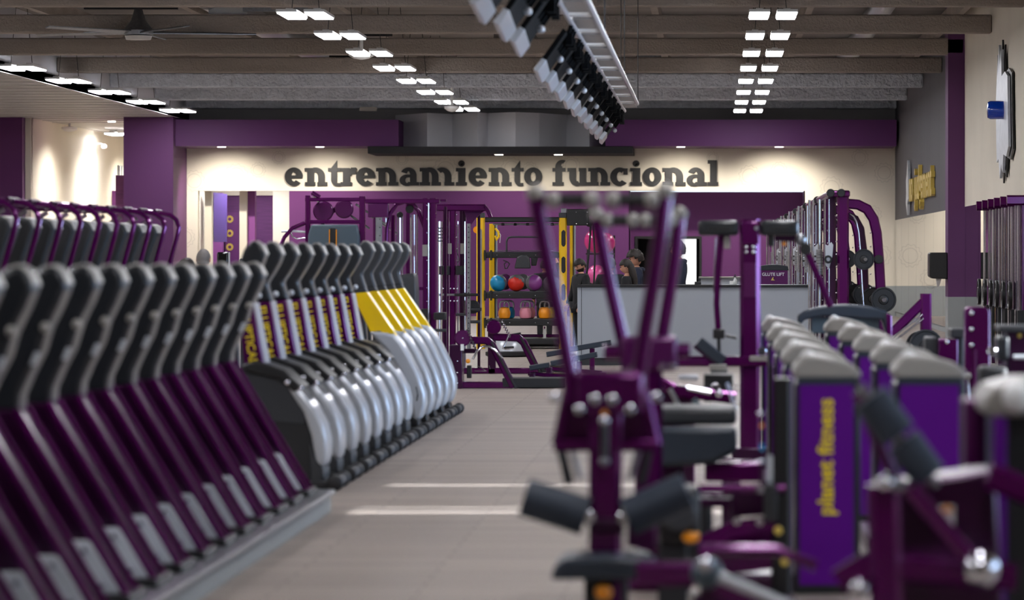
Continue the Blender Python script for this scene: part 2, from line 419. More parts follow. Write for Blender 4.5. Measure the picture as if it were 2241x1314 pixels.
# ------------------------------------------------------------------ ceiling lights
def led_pair(x, D, l, z=4.9, n=2):
    t = thing('ceiling_light', l, 'light', (x, D, z), 'LED ceiling lights')
    for k in range(n):
        xx = x+k*.39
        b = MB(); b.box((xx-.145, D, z+.02), (xx+.145, D+1.5, z+.06)); b.box((xx-.05, D+.4, z+.06), (xx+.05, D+1.1, z+.1)); b.done('frame', 'white', t)
        b = MB(); b.prism([(xx-.13, z), (xx+.13, z), (xx+.13, z+.02), (xx-.13, z+.02)], D+.04, D+1.46); b.done('diffuser', 'led', t)
    b = MB(); b.tube([(x, D+.75, z+.1), (x+.1, D+.75, (ZC if z > 4 else 3.5) if x > -13 else 4.85)], .006, 5); b.tube([(x+.39, D+.75, z+.1), (x+.29, D+.75, (ZC if z > 4 else 3.5) if x > -13 else 4.85)], .006, 5); b.done('wire', 'black', t)
    return t
rows = [('right', .69, 14), ('middle', -5.95, 14), ('left', -12.75, 14)]
for nm, x, n in rows:
    for k in range(-9, 8):
        D = 53.8+5.13*k
        if nm == 'left' and k < -5: continue
        if nm == 'middle' and k == 7: D -= 1.0
        lab = 'twin LED ceiling light in the %s row, %s from the camera side' % (nm, ORD[k] if k >= 0 else 'out of view')
        if k < 0: lab = 'twin LED ceiling light in the %s row, %s one above the upper picture edge' % (nm, ORD[-k-1])
        led_pair(x, D, lab)
led_pair(-15.9, 101.5, 'twin LED light hanging in the far left side room', 4.72)
led_pair(-11.9, 97.3, 'added twin LED light brightening the left mirror room, out of view', 3.4)  # unseen lamp pair added to brighten the room built for the mirror
led_pair(-15.0, 113, 'second twin LED light deeper in the left side room', 4.72)
# downlights in the soffit, washing the wall
for i, (x, p) in enumerate(((485, 130), (700, 90), (1092, 30), (1222, 30), (1490, 90), (1705, 130))):
    v2 = V(93.4); q = v2(x, 321 if i not in (2, 3) else 338)
    t = thing('downlight', ['recessed downlight over the left beige wall end', 'recessed downlight over the first letters of the wall sign', 'recessed downlight under the dark panels, left one', 'recessed downlight under the dark panels, right one', 'recessed downlight over the last letters of the wall sign', 'recessed downlight over the right beige wall end'][i], 'light', (q.x, 93.4, q.z), 'downlights in the soffit')
    b = MB(); b.lathe([(.12, -.01), (.12, .015)], (q.x, 93.4, q.z)); b.done('trim_ring', 'white', t)
    b = MB(); b.lathe([(.1, -.014), (.1, -.011)], (q.x, 93.4, q.z)); b.done('lens', 'led_down', t)
    l = bpy.data.lights.new('spot', 'SPOT'); l.energy = p*3.2; l.spot_size = math.radians(125); l.spot_blend = .8; l.shadow_soft_size = .06; l.color = (1, .93, .82)
    o = bpy.data.objects.new('downlight_lamp', l); COL.objects.link(o); o.parent = t; o.location = (0, 0, -.06); o.rotation_euler = (math.radians(30), 0, 0)
# wall washers over the purple field and the left side room
for x, y, z, e, rr in ((vb(700, 0).x, 94.0, 3.9, 0, 0),):
    pass
for k, D in enumerate((95.5, 101, 107)):
    t = thing('wall_washer', 'small round downlight in the left side room ceiling, %s' % ('nearest' if k == 0 else 'middle' if k == 1 else 'farthest'), 'light', (XL+1.6, D, 4.84))
    b = MB(); b.lathe([(.09, -.01), (.09, .01)], (XL+1.6, D, 4.84)); b.done('lens', 'led_down', t)
    l = bpy.data.lights.new('spot', 'SPOT'); l.energy = 1500; l.spot_size = math.radians(150); l.spot_blend = 1; l.color = (1, .95, .86); l.shadow_soft_size = .05
    o = bpy.data.objects.new('washer_lamp', l); COL.objects.link(o); o.parent = t; o.location = (0, 0, -.05)

# ------------------------------------------------------------------ slab-serif wall letters
def band(cx, cz, rx, rz, tx, tz, a0, a1, n=28):
    out = []
    for i in range(n+1):
        a = math.radians(a0+(a1-a0)*i/n); out.append((cx+rx*math.cos(a), cz+rz*math.sin(a)))
    for i in range(n, -1, -1):
        a = math.radians(a0+(a1-a0)*i/n); out.append((cx+(rx-tx)*math.cos(a), cz+(rz-tz)*math.sin(a)))
    return out
def R(x0, z0, x1, z1): return [(x0, z0), (x1, z0), (x1, z1), (x0, z1)]
ST, SL = .39, .2     # stem width and slab height, x-height = 1
def nshape(x, w, extra=None):
    """one arch of an n from stem at x to stem at x+w"""
    r = w/2+ST/2
    return [band(x+ST/2+w/2-.0, .52, w/2+ST/2*.98, .50, ST*.95, .27, 0, 150), R(x+w, 0, x+w+ST, .55)]
def glyph(c):
    if c == 'o': return 1.04, [band(.52, .5, .52, .53, .37, .26, 0, 360, 48)]
    if c == 'e': return 1.02, [band(.51, .5, .51, .53, .37, .26, 0, 318, 44), R(.2, .42, 1.0, .58)]
    if c == 'c': return 1.0, [band(.52, .5, .52, .53, .37, .26, 52, 318, 40), R(.72, .62, .96, .98)]
    if c == 'n': return 1.24, [R(.13, 0, .13+ST, 1), R(0, 1-SL, .3, 1), R(0, 0, .58, SL)]+[band(.58, .5, .53, .53, .38, .27, 0, 120), R(.73, 0, 1.11, .52), R(.68, 0, 1.24, SL)]
    if c == 'm': return 1.96, [R(.13, 0, .13+ST, 1), R(0, 1-SL, .3, 1), R(0, 0, .58, SL)]+[band(.56, .5, .5, .53, .38, .27, 0, 120), R(.68, 0, 1.06, .52), R(.66, 0, 1.2, SL)]+[band(1.26, .5, .52, .53, .38, .27, 0, 125), R(1.40, 0, 1.78, .52), R(1.38, 0, 1.94, SL)]
    if c == 'r': return .84, [R(.13, 0, .13+ST, 1), R(0, 1-SL, .3, 1), R(0, 0, .62, SL), band(.72, .42, .40, .60, .26, .25, 62, 160), R(.58, .66, .86, 1.02)]
    if c == 't': return .74, [[(.17, .25), (.17, 1.0), (.5, 1.42), (.5, .25)], R(0, 1-SL, .72, 1), band(.5, .33, .33, .36, .33, .17, 180, 300), R(.5, -.03, .7, .15)]
    if c == 'i': return .62, [R(.13, 0, .13+ST, 1), R(0, 1-SL, .3, 1), R(0, 0, .6, SL), band(.3, 1.25, .18, .18, .18, .18, 0, 360, 24)]
    if c == 'l': return .62, [R(.13, 0, .13+ST, 1.44), R(0, 1.44-SL, .3, 1.44), R(0, 0, .6, SL)]
    if c == 'f': return .86, [R(.16, 0, .16+ST, 1.1), R(0, 1-SL, .74, 1), R(0, 0, .64, SL), band(.56, 1.05, .4, .41, .33, .2, 62, 180)]
    if c == 'u': return 1.2, [R(.11, .45, .11+ST, 1), R(0, 1-SL, .3, 1), band(.56, .5, .45, .53, .38, .27, 180, 300), R(.70, 0, 1.08, 1), R(.66, 1-SL, .9, 1), R(.9, 0, 1.2, SL)]
    if c == 'a': return 1.1, [band(.5, .58, .45, .45, .36, .22, 0, 155), R(.58, 0, .95, .6), R(.8, 0, 1.1, SL), band(.42, .3, .42, .33, .33, .18, 90, 330), R(.4, .46, .7, .63)]
ext = [('e', 53, 142), ('n', 152, 262), ('t', 265, 330), ('r', 326, 400), ('e', 402, 494), ('n', 500, 610), ('a', 615, 712), ('m', 714, 886), ('i', 892, 948), ('e', 955, 1045), ('n', 1053, 1165), ('t', 1165, 1226), ('o', 1226, 1316), ('f', 1365, 1440), ('u', 1438, 1540), ('n', 1540, 1648), ('c', 1648, 1738), ('i', 1746, 1806), ('o', 1808, 1900), ('n', 1905, 2018), ('a', 2022, 2122), ('l', 2126, 2180)]
p0 = vb(600+53/2.241, 406.5)
sg = thing('wall_sign', 'black slab-serif lettering entrenamiento funcional across the beige wall', 'sign', (p0.x, DB-.06, p0.z))
XH = vb.m(38.6)
for c, a0, a1 in ext:
    w0, polys = glyph(c); x0 = vb(600+a0/2.241, 0).x; x1 = vb(600+a1/2.241, 0).x; kx = (x1-x0)/w0
    b = MB()
    for i, P in enumerate(polys):
        b.prism([(x0+px*kx, p0.z+pz*XH) for px, pz in P], DB-.05-.0005*i, DB-.004)
    b.done('letter', 'letter_black', sg, smooth=30)
# ================================================================== CARDIO ROWS
# --- treadmills on the platform (profile in x,z measured at the row; the camera looks along the row)
TX, TD0, TP = -2.5, 22.0, .745
def make_treadmill():
    D = 0.0; r = thing('treadmill', '', 'treadmill', (TX, 0, .13), 'treadmills on the platform')
    top, foot = (-2.755, .89), (-2.30, .135)
    b = MB(); b.prism([top, foot, (-2.50, .135), (-2.945, .89)], -.12, .12); b.done('mast', 'purple_dark', r, bevel=.012)
    for s in (-1, 1):
        b = MB(); b.tube([(top[0]+.004, s*.125, top[1]), (foot[0]+.004, s*.125, foot[1])], .019, 10); b.done('mast_rail', 'purple', r)
    b = MB(); b.prism([(-2.752, .87), (-2.44, .352), (-2.43, .352), (-2.742, .875)], -.10, .10); b.done('front_panel', 'purple_dark', r)
    b = MB(); b.prism([(-2.447, .375), (-2.32, .165), (-2.52, .15), (-2.65, .375)], -.142, .142); fc = b.done('foot_cover', 'foot_grey', r, bevel=.01)
    b = MB()
    for x, z in ((-2.575, .335), (-2.47, .335), (-2.47, .24), (-2.40, .2)):
        b.lathe([(.0, -.154), (.012, -.153), (.014, -.14)], (x, 0, z), 'Y', 12)
    b.done('bolt', 'chrome', fc)
    b = MB(); b.box((-2.64, -.22, .13), (-2.28, .22, .165)); b.done('base_plate', 'black', r, bevel=.008)
    # console housing, leaning towards the aisle
    hs = [(-2.551, 1.38), (-2.585, 1.30), (-2.627, 1.215), (-2.655, 1.12), (-2.70, 1.03), (-2.735, .95), (-2.742, .875), (-2.955, .875), (-2.93, .99), (-2.875, 1.08), (-2.82, 1.20), (-2.77, 1.30), (-2.70, 1.41), (-2.66, 1.448), (-2.61, 1.462), (-2.57, 1.44)]
    b = MB(); b.prism(hs, -.10, .10); h = b.done('console', 'housing', r, bevel=.022)
    b = MB(); b.prism([(-2.545, 1.385), (-2.575, 1.445), (-2.61, 1.468), (-2.655, 1.455), (-2.64, 1.43), (-2.60, 1.435), (-2.575, 1.415), (-2.565, 1.385)], -.085, .085); b.done('console_rim', 'cap_grey', h, bevel=.01)
    b = MB(); b.prism([(-2.672, 1.065), (-2.65, 1.115), (-2.672, 1.12), (-2.694, 1.07)], -.112, -.10); b.done('badge', 'silver', h, bevel=.003)
    b = MB(); b.ball((-2.632, -.10, 1.215), .022, 12, 8); b.done('knob', 'cap_grey', h)
    b = MB(); b.prism([(-2.79, 1.29), (-2.71, 1.42), (-2.715, 1.425), (-2.795, 1.295)], -.08, .08); b.done('screen', 'screen', h)
    b = MB(); b.box((-4.25, -.26, .17), (-2.6, .26, .3)); b.done('deck', 'charcoal', r, bevel=.02)
    b = MB(); b.box((-4.22, -.2, .295), (-3.0, .2, .306)); b.done('running_belt', 'rubber', r)
    for s in (-1, 1):
        b = MB(); b.tube([(-2.9, s*.24, 1.02), (-3.1, s*.25, 1.0), (-3.42, s*.25, .96), (-3.5, s*.25, .88), (-3.3, s*.25, .3)], .018, 8); b.done('handrail', 'purple_dark', r)
    return r
tm = make_treadmill()
NT = 13
def ordlab(k, n):   # from the far end
    return ('farthest' if k == 0 else ORD[k]+' from its far end')
for k in range(NT):
    D = TD0-TP*k; lab = 'dark console and slanted purple mast treadmill on the platform, %s' % ordlab(k, NT)
    if k == 0: tm.location = (TX, D, .13); tm['label'] = lab
    else: dup(tm, (TX, D, .13), lab)

# --- ellipticals and arc trainers
EX = -2.7
def head_shape(b, dz=0, dx=0, y=.105):
    P = [(-2.854, 1.507), (-2.875, 1.45), (-2.915, 1.38), (-2.957, 1.316), (-2.945, 1.27), (-2.92, 1.195), (-3.02, 1.185), (-3.045, 1.26), (-3.055, 1.33), (-3.03, 1.43), (-2.99, 1.54), (-2.955, 1.585), (-2.92, 1.592), (-2.88, 1.565)]
    b.prism([(x+dx, z+dz) for x, z in P], -y, y); return b
def head_rim(b, dz=0, dx=0, y=.09):
    P = [(-2.847, 1.505), (-2.874, 1.57), (-2.918, 1.598), (-2.952, 1.592), (-2.945, 1.575), (-2.91, 1.575), (-2.885, 1.55), (-2.868, 1.505)]
    b.prism([(x+dx, z+dz) for x, z in P], -y, y); return b
def gait(r, y):   # pedal arms and pedals behind the shroud, and the moving handlebars
    for s in (-1, 1):
        b = MB(); b.sq([(-2.95, s*.2, .28), (-3.4, s*.2, .24), (-3.85, s*.2, .2)], .05, .06); a = b.done('pedal_arm', 'charcoal', r, bevel=.006)
        b = MB(); b.box((-3.72, s*.2-.08, .23), (-3.36, s*.2+.08, .28)); b.done('pedal', 'rubber', a, bevel=.015)
        b = MB(); b.tube([(-3.05, s*.2, .55), (-3.08, s*.21, .95), (-3.15, s*.22, 1.2), (-3.1, s*.2, 1.42)], .017, 8); b.done('handlebar', 'charcoal', r)
    b = MB(); b.box((-4.0, -.05, .03), (-2.5, .05, .1)); b.box((-3.98, -.28, .01), (-3.9, .28, .07)); b.done('base_frame', 'black', r, bevel=.01)
def foot(r):
    b = MB(); b.lathe([(.035, -.29), (.05, -.28), (.05, -.19), (.036, -.18), (.036, .18), (.05, .19), (.05, .28), (.035, .29)], (-2.39, 0, .052), 'Y', 16)
    b.box((-2.62, -.24, .012), (-2.40, .24, .06)); b.done('stabilizer', 'rubber', r, bevel=.01)
def ellipse_pts(cx, cz, a, c, t0, t1, n=28): return [(cx+a*math.cos(math.radians(t0+(t1-t0)*i/n)), cz+c*math.sin(math.radians(t0+(t1-t0)*i/n))) for i in range(n+1)]
def make_elliptical():
    r = thing('elliptical_trainer', '', 'elliptical', (EX, 0, 0), 'purple elliptical trainers')
    b = head_shape(MB()); h = b.done('console', 'housing', r, bevel=.02)
    head_rim(MB()).done('console_rim', 'cap_grey', h, bevel=.008)
    b = MB(); b.ball((-2.895, -.11, 1.245), .02, 10, 8); b.done('knob', 'silver', h)
    b = MB(); b.prism([(-2.93, 1.195), (-2.855, .78), (-2.985, .77), (-3.02, 1.185)], -.14, .14); m = b.done('mast', 'purple', r, bevel=.01)
    b = MB(); b.prism([(-2.918, 1.195), (-2.842, .79), (-2.856, .79), (-2.932, 1.195)], -.125, .125); b.done('front_strip', 'silver', m, bevel=.004)
    # yellow lettering down the side of the mast
    ang = math.atan2(.78-1.19, -2.92+2.99)
    M = Matrix.Translation((-2.955, -.145, .985))@Matrix.Rotation(-ang, 4, 'Y')@Matrix.Rotation(PI/2, 4, 'X')
    b = MB(); b.text('ELLIPTICAL', .074, M); b.done('lettering', 'yellow_text', m, smooth=0)
    # big flywheel shroud
    P = [p for p in ellipse_pts(-2.93, .32, .435, .47, -40, 200)]+[(-3.3, .06), (-2.6, .06)]
    b = MB(); b.prism(P, -.17, .17); s = b.done('shroud', 'rubber', r, bevel=.03)
    b = MB(); b.prism(ellipse_pts(-2.93, .32, .40, .43, 30, 160)+[(-3.3, .5), (-2.6, .42)], -.178, .178); b.done('upper_cover', 'charcoal', s, bevel=.008)
    o = [(-2.715, .70), (-2.62, .64), (-2.53, .53), (-2.475, .42), (-2.452, .32), (-2.452, .22), (-2.47, .14), (-2.52, .18), (-2.535, .26), (-2.55, .35), (-2.60, .50), (-2.68, .62)]
    b = MB(); b.prism(o, -.2, .2); b.done('shroud_band', 'silver', s, bevel=.025)
    b = MB(); b.prism([(-2.47, .14), (-2.47, .05), (-2.56, .05), (-2.56, .30), (-2.52, .19)], -.195, .195); b.done('toe_cover', 'charcoal', s, bevel=.01)
    b = MB(); b.ball((-2.70, -.2, .69), .022, 10, 8); b.ball((-2.62, -.2, .655), .018, 10, 8); b.done('fastener', 'chrome', s)
    b = MB(); b.prism([(-2.99, .80), (-2.9, .83), (-2.72, .77), (-2.6, .66), (-2.66, .63), (-2.75, .71), (-2.95, .76)], -.215, .215); b.done('crank_cover', 'black', r, bevel=.012)
    gait(r, 0); foot(r); return r
def make_arc():
    r = thing('arc_trainer', '', 'arc trainer', (EX, 0, 0), 'yellow masted arc trainers')
    b = head_shape(MB(), .03, .02); h = b.done('console', 'charcoal', r, bevel=.02)
    head_rim(MB(), .03, .02).done('console_rim', 'cap_grey', h, bevel=.008)
    b = MB(); b.prism([(-2.94, 1.31), (-2.892, 1.195), (-3.015, 1.176), (-3.035, 1.33)], -.10, .10); b.done('neck', 'charcoal', r, bevel=.01)
    Z = [(-2.892, 1.195), (-2.76, 1.0), (-2.665, .86), (-2.635, .80), (-2.665, .85), (-2.705, .80), (-2.72, .86), (-2.75, .81), (-2.775, .87), (-2.86, .86), (-3.015, 1.18)]
    b = MB(); b.prism(Z, -.11, .11); b.done('mast', 'yellow', r, bevel=.008)
    S = [(-2.865, .862), (-2.78, .86), (-2.66, .84), (-2.60, .775), (-2.53, .66), (-2.448, .49), (-2.40, .34), (-2.397, .25), (-2.42, .16), (-2.45, .11), (-2.50, .13), (-2.505, .2), (-2.545, .36), (-2.62, .54), (-2.72, .70)]
    b = MB(); b.prism(S, -.168, .168); s = b.done('shroud_band', 'silver', r, bevel=.03)
    b = MB(); b.prism([(-2.452, .33), (-2.462, .28), (-2.47, .28), (-2.46, .34), (-2.475, .40), (-2.468, .40)], -.172, -.16); b.done('vent_slit', 'void', s)
    P = ellipse_pts(-2.92, .36, .39, .40, -50, 210)+[(-3.3, .06), (-2.6, .06)]
    b = MB(); b.prism(P, -.14, .14); s2 = b.done('shroud', 'rubber', r, bevel=.03)
    b = MB(); b.tube([(x, -.15, z) for x, z in ellipse_pts(-2.92, .36, .36, .37, -20, 120, 16)], .012, 8); b.done('trim_line', 'charcoal', s2)
    b = MB(); b.prism([(-2.46, .12), (-2.44, .05), (-2.58, .05), (-2.56, .2)], -.17, .17); b.done('toe_cover', 'black', s2, bevel=.01)
    gait(r, 0); foot(r); return r
el = make_elliptical(); ar = make_arc()
EN = ['nearest', 'second', 'third', 'fourth', 'fifth', 'sixth', 'seventh', 'last before the yellow machines']
AN = ['nearest, beside the purple ones', 'second', 'middle', 'fourth', 'farthest']
for k in range(13):
    D = 24.7+.96*k
    if k < 8:
        lab = 'elliptical with purple mast and yellow lettering, %s in its row' % EN[k]
        if k == 0: el.location = (EX, D, 0); el['label'] = lab
        else: dup(el, (EX, D, 0), lab)
    else:
        lab = 'yellow masted arc trainer with grey shroud, %s of the five' % AN[k-8]
        if k == 8: ar.location = (EX, D, 0); ar['label'] = lab
        else: dup(ar, (EX, D, 0), lab)
v = V(38.0); t = thing('recumbent_bike', 'dark grey rounded machine shield behind the farthest yellow arc trainer', 'bike', (v(893, 0).x, 38, 0))
b = MB(); b.sweep([v(893, 700), v(893, 640), v(892, 608), v(891, 600)], [(-.09, -.2), (.09, -.2), (.11, 0), (.09, .2), (-.09, .2), (-.11, 0)], [1, 1, .95, .8]); b.done('shield', 'charcoal', t, bevel=.01)
b = MB(); b.box((t.location.x-.1, 37.8, 0), (t.location.x+.1, 38.2, .9)); b.done('column', 'black', t, bevel=.02)
b = MB(); b.box((t.location.x-1.0, 37.85, .02), (t.location.x+.1, 38.15, .12)); b.done('base', 'charcoal', t, bevel=.02)

# --- stair climbers with tube hoops, second row on the left
SX, SD0, SP = -4.95, 34.6, .9
def make_climber():
    r = thing('stair_climber', '', 'stair climber', (SX, 0, 0), 'stair climbers with purple hoops')
    for s in (1,):
        y = 0.0
        b = MB(); b.tube([(-5.75, y, 1.90), (-5.2, y, 1.905), (-4.983, y, 1.887), (-4.87, y, 1.865), (-4.815, y, 1.82), (-4.792, y, 1.755), (-4.815, y, 1.65), (-4.885, y, 1.40), (-4.98, y, 1.1), (-5.05, y, .85)], .021, 10); b.done('hoop', 'purple', r)
        b = MB(); b.sq([(-5.02, -.12, 1.83), (-5.45, -.12, 1.58)], .035, .02); b.done('strut', 'chrome', r)
        b = MB(); b.sq([(-5.05, -.12, 1.74), (-5.45, -.12, 1.5)], .03, .02); b.done('strut', 'steel', r)
    for xx in (-4.983, -5.5): b = MB(); b.tube([(xx, -.2, 1.9), (xx, .2, 1.9)], .018, 8); b.done('cross_tube', 'purple_dark', r)
    b = MB(); b.prism([(-4.955, 1.70), (-4.985, 1.765), (-5.06, 1.79), (-5.13, 1.75), (-5.24, 1.55), (-5.36, 1.25), (-5.40, 1.0), (-5.12, .95), (-5.11, 1.2), (-5.03, 1.5)], -.2, .2); h = b.done('console', 'rubber', r, bevel=.03)
    b = MB(); b.prism([(-4.95, 1.70), (-4.98, 1.77), (-5.02, 1.785), (-5.0, 1.70)], -.18, .18); b.done('console_rim', 'cap_grey', h, bevel=.01)
    b = MB(); b.prism([(-5.14, 1.28), (-5.10, 1.40), (-5.125, 1.405), (-5.17, 1.285)], -.215, -.2); b.done('badge', 'silver', h)
    b = MB(); b.prism([(-5.05, .95), (-4.9, .1), (-4.9, .02), (-6.2, .02), (-6.2, .35), (-5.45, .95)], -.33, .33); b.done('body', 'purple_dark', r, bevel=.02)
    for i in range(4):
        b = MB(); b.box((-5.75+i*.14-.12, -.24, .55+i*.2), (-5.75+i*.14+.12, .24, .58+i*.2)); b.done('step', 'charcoal', r, bevel=.006)
    return r
sc = make_climber()
for k in range(12):
    D = SD0-SP*k; lab = 'stair climber with bent purple tube hoop behind the treadmills, %s' % ('farthest, by the purple column' if k == 0 else ORD[k]+' from the purple column')
    if k == 0: sc.location = (SX, D, 0); sc['label'] = lab
    else: dup(sc, (SX, D, 0), lab)

# ================================================================== MACHINES IN THE BACK
def plate(b, c, r, t=.04, axis='Y', n=28):
    b.lathe([(.022, -t/2-.004), (r*.35, -t/2), (r*.4, -t/2+.012), (r*.84, -t/2+.012), (r*.88, -t/2), (r*.97, -t/2), (r, -t/2+.008), (r, t/2-.008), (r*.97, t/2), (.022, t/2)], c, axis, n); return b
def cyl(b, c, r, h, axis='Y', n=18):
    b.lathe([(r*.85, -h/2), (r, -h/2+r*.15), (r, h/2-r*.15), (r*.85, h/2)], c, axis, n); return b
class K:
    """a machine measured at distance D: parts drawn at photograph positions, real depths"""
    def __init__(s, name, label, cat, D, x, group=None):
        s.v = V(D); s.D = D; s.r = thing(name, label, cat, (s.v(x, 0).x, D, 0), group)
    def sq(s, name, m, pts, w, h, dy=0, bevel=.004, par=None):     # w in px, h in metres
        b = MB(); b.sq([s.v(*p[:2], dy+(p[2] if len(p) > 2 else 0)) for p in pts], s.v.m(w), h); return b.done(name, m, par or s.r)
    def tube(s, name, m, pts, w, dy=0, par=None, n=12):            # w = diameter in px
        b = MB(); b.tube([s.v(*p[:2], dy+(p[2] if len(p) > 2 else 0)) for p in pts], s.v.m(w)/2, n); return b.done(name, m, par or s.r)
    def box(s, name, m, x0, y0, x1, y1, d0, d1, bevel=.008, par=None):
        a, c = s.v(x0, y0), s.v(x1, y1); b = MB(); b.box((a.x, s.D+d0, a.z), (c.x, s.D+d1, c.z)); return b.done(name, m, par or s.r, bevel=bevel)
    def poly(s, name, m, P, d0, d1, bevel=.006, par=None):
        b = MB(); b.prism([(s.v(x, y).x, s.v(x, y).z) for x, y in P], s.D+d0, s.D+d1); return b.done(name, m, par or s.r, bevel=bevel)
    def ball(s, name, m, x, y, r, dy=0, par=None):
        b = MB(); b.ball(s.v(x, y, dy), s.v.m(r), 16, 10); return b.done(name, m, par or s.r)
    def cyl(s, name, m, x, y, r, h, dy=0, par=None, axis='Y'):
        b = MB(); cyl(b, s.v(x, y, dy), s.v.m(r), h, axis); return b.done(name, m, par or s.r)
    def plate(s, name, x, y, r, dy=0, m='black', par=None):
        b = MB(); plate(b, s.v(x, y, dy), s.v.m(r)); return b.done(name, m, par or s.r)
    def bolts(s, xs, ys, r=1.6, dy=0, par=None, m='chrome'):
        b = MB()
        for x in xs:
            for y in ys: b.ball(s.v(x, y, dy), s.v.m(r), 8, 6)
        return b.done('bolts', m, par or s.r)
def floory(D): return CY+CAMZ*F/D

# assisted chin/dip frame, left of the racks
k = K('chin_dip_machine', 'purple chin and dip frame with large dark knee pad below the letter t', 'gym machine', 45, 735)
fl = floory(45)
k.sq('post', 'purple', [(674, 428), (674, fl)], 11, .06); k.sq('post', 'purple', [(793, 430), (793, fl)], 13, .06)
k.sq('post', 'purple_dark', [(690, 440), (690, fl)], 8, .06, .9); k.sq('post', 'purple_dark', [(806, 440), (806, fl)], 8, .06, .9)
k.sq('top_bar', 'purple', [(668, 437), (800, 437)], 8, .05); k.sq('cross_bar', 'purple', [(668, 486), (800, 486)], 8, .05)
k.tube('top_grip', 'purple', [(683, 422), (700, 432)], 9); k.sq('side_rail', 'purple', [(684, 426, 0), (684, 440, .9)], 7, .05)
k.cyl('pulley_cover', 'plum', 702, 462, 23, .03, .3); k.cyl('pulley_cover', 'plum', 747, 457, 21, .03, .35)
for x0, y0, x1, y1 in ((735, 455, 800, 500), (770, 446, 838, 492), (800, 470, 862, 512)): k.tube('guide_rod', 'chrome', [(x0, y0), (x1, y1)], 5, .5)
k.sq('diagonal', 'purple_dark', [(690, 485), (735, 450), (742, 444)], 10, .04, .45)
p = k.poly('knee_pad', 'pad_grey', [(684, 492), (784, 492), (789, 520), (789, 575), (676, 575), (677, 515)], -.15, -.02, .02)
k.box('pad_stripe', 'black', 726, 500, 737, 575, -.165, -.14, .002, p)
for x in (724, 739): k.box('stripe_line', 'orange', x-1, 503, x+1, 575, -.168, -.14, .001, p)
k.tube('grip', 'kb_pink' if 0 else 'foot_grey', [(616, 507), (640, 506), (668, 508)], 5)
k.tube('dip_arm', 'purple', [(668, 488), (640, 500), (622, 520), (610, 548), (608, 600)], 9)
k.tube('hook', 'chrome', [(668, 521), (650, 523), (640, 518), (636, 508)], 3)
k.sq('base', 'purple', [(660, fl-6), (810, fl-6)], 12, .08); k.sq('base', 'purple', [(735, fl-6, 0), (735, fl-6, 1.2)], 12, .08)
k.box('weight_stack', 'black', 812, 560, 850, fl-5, .7, 1.0)

# smith machine A (front) and B (behind)
def smith(name, label, D, dx, sc, top, posts, chrome, extra):
    k = K(name, label, 'gym machine', D, 900+dx, 'tall purple racks left of the yellow rig'); return k
k = K('smith_machine', 'tall purple rack with curved top arch, just right of the knee pad frame', 'gym machine', 43.4, 905, 'tall purple racks')
fl = floory(43.4)
k.sq('top_beam', 'purple', [(800, 441), (962, 441)], 10, .08); k.sq('top_beam', 'purple', [(835, 436), (962, 436)], 5, .06, 1.1)
k.box('head_plate', 'plum', 806, 446, 850, 476, -.05, .1)
g = k.sq('guide_upright', 'steel', [(829, 476), (829, fl)], 14, .05); k.bolts([832], range(480, 800, 18), 1.3, -.028, g, 'void')
for x, w, y, dy in ((812, 10, 445, .6), (852, 9, 470, .5), (887, 9, 446, .4), (931, 11, 434, 0), (948, 14, 434, 0), (921, 7, 445, 1.1), (960, 6, 450, 1.1)):
    k.sq('post', 'purple' if w > 8 else 'purple_dark', [(x, y), (x, fl)], w, .07, dy)
k.tube('arch', 'purple', [(843, 560), (845, 500), (852, 468), (866, 448), (884, 441), (902, 446), (914, 462), (924, 488), (930, 505)], 9, .1)
for x, w, dy in ((838, 3, .4), (862, 3, .5), (872, 4, .2), (876, 3, .3), (897, 5, .2), (905, 3, .1), (911, 4, .1)): k.tube('guide_rod', 'chrome', [(x, 470), (x, fl)], w, dy, n=8)
k.tube('guide_rod', 'chrome', [(939, 445), (939, fl)], 3, -.1)
k.cyl('pulley', 'black', 895, 458, 9, .04, .1); k.cyl('pulley', 'black', 872, 470, 7, .04, .2)
k.box('sticker', 'cap_grey', 925, 536, 936, 561, -.04, -.035, 0); k.box('catch_block', 'black', 922, 676, 938, 698, -.1, .05)
k.box('knee_block', 'black', 952, 684, 977, 700, -.2, .1); k.tube('peg', 'charcoal', [(951, 694), (978, 694)], 8, -.12); k.tube('peg', 'charcoal', [(951, 723), (978, 723)], 7, -.12)
k.sq('side_bar', 'purple', [(905, 632), (928, 632)], 7, .05); k.box('bracket', 'purple', 925, 700, 940, 714, -.06, .06)
k.bolts([935], range(450, 800, 30), 1.5, -.04)
k.box('lower_box', 'purple_dark', 985, 755, 1013, fl, -.15, .2, .01); k.bolts([1003], [790, 815, 838], 2, -.16)
k.sq('base_beam', 'purple', [(905, fl-7), (1120, fl-7)], 15, .1); k.box('rubber_deck', 'rubber', 1100, fl-22, 1236, fl-2, -.05, .5, .006)
k.sq('brace_leg', 'purple', [(1030, 745), (1066, 746), (1078, 757), (1124, fl-2)], 16, .12); k.sq('step_tread', 'rubber', [(1076, 748), (1130, fl-1)], 5, .16, -.01)
d = k.cyl('cam_wheel', 'plum', 1014, 740, 18, .05, -.1); k.ball('wheel_hub', 'chrome', 1014, 740, 2, -.13, d)
k.tube('row_handle', 'chrome', [(1036, 786), (1046, 768), (1058, 758), (1072, 758), (1084, 766), (1096, 778), (1101, 784)], 5, -.1)
k.ball('orange_knob', 'orange', 1026, 790, 5, -.15); k.box('tag', 'white', 1010, 753, 1017, 767, -.16, -.15, 0)
b = MB()
for i in range(7): b.tube([k.v(1022+i*2.4, 722+i*6, -.15), k.v(1028+i*2.4, 724+i*6, -.15), k.v(1026+i*2.4, 729+i*6, -.15)], .008, 6)
b.done('chain', 'chrome', k.r)
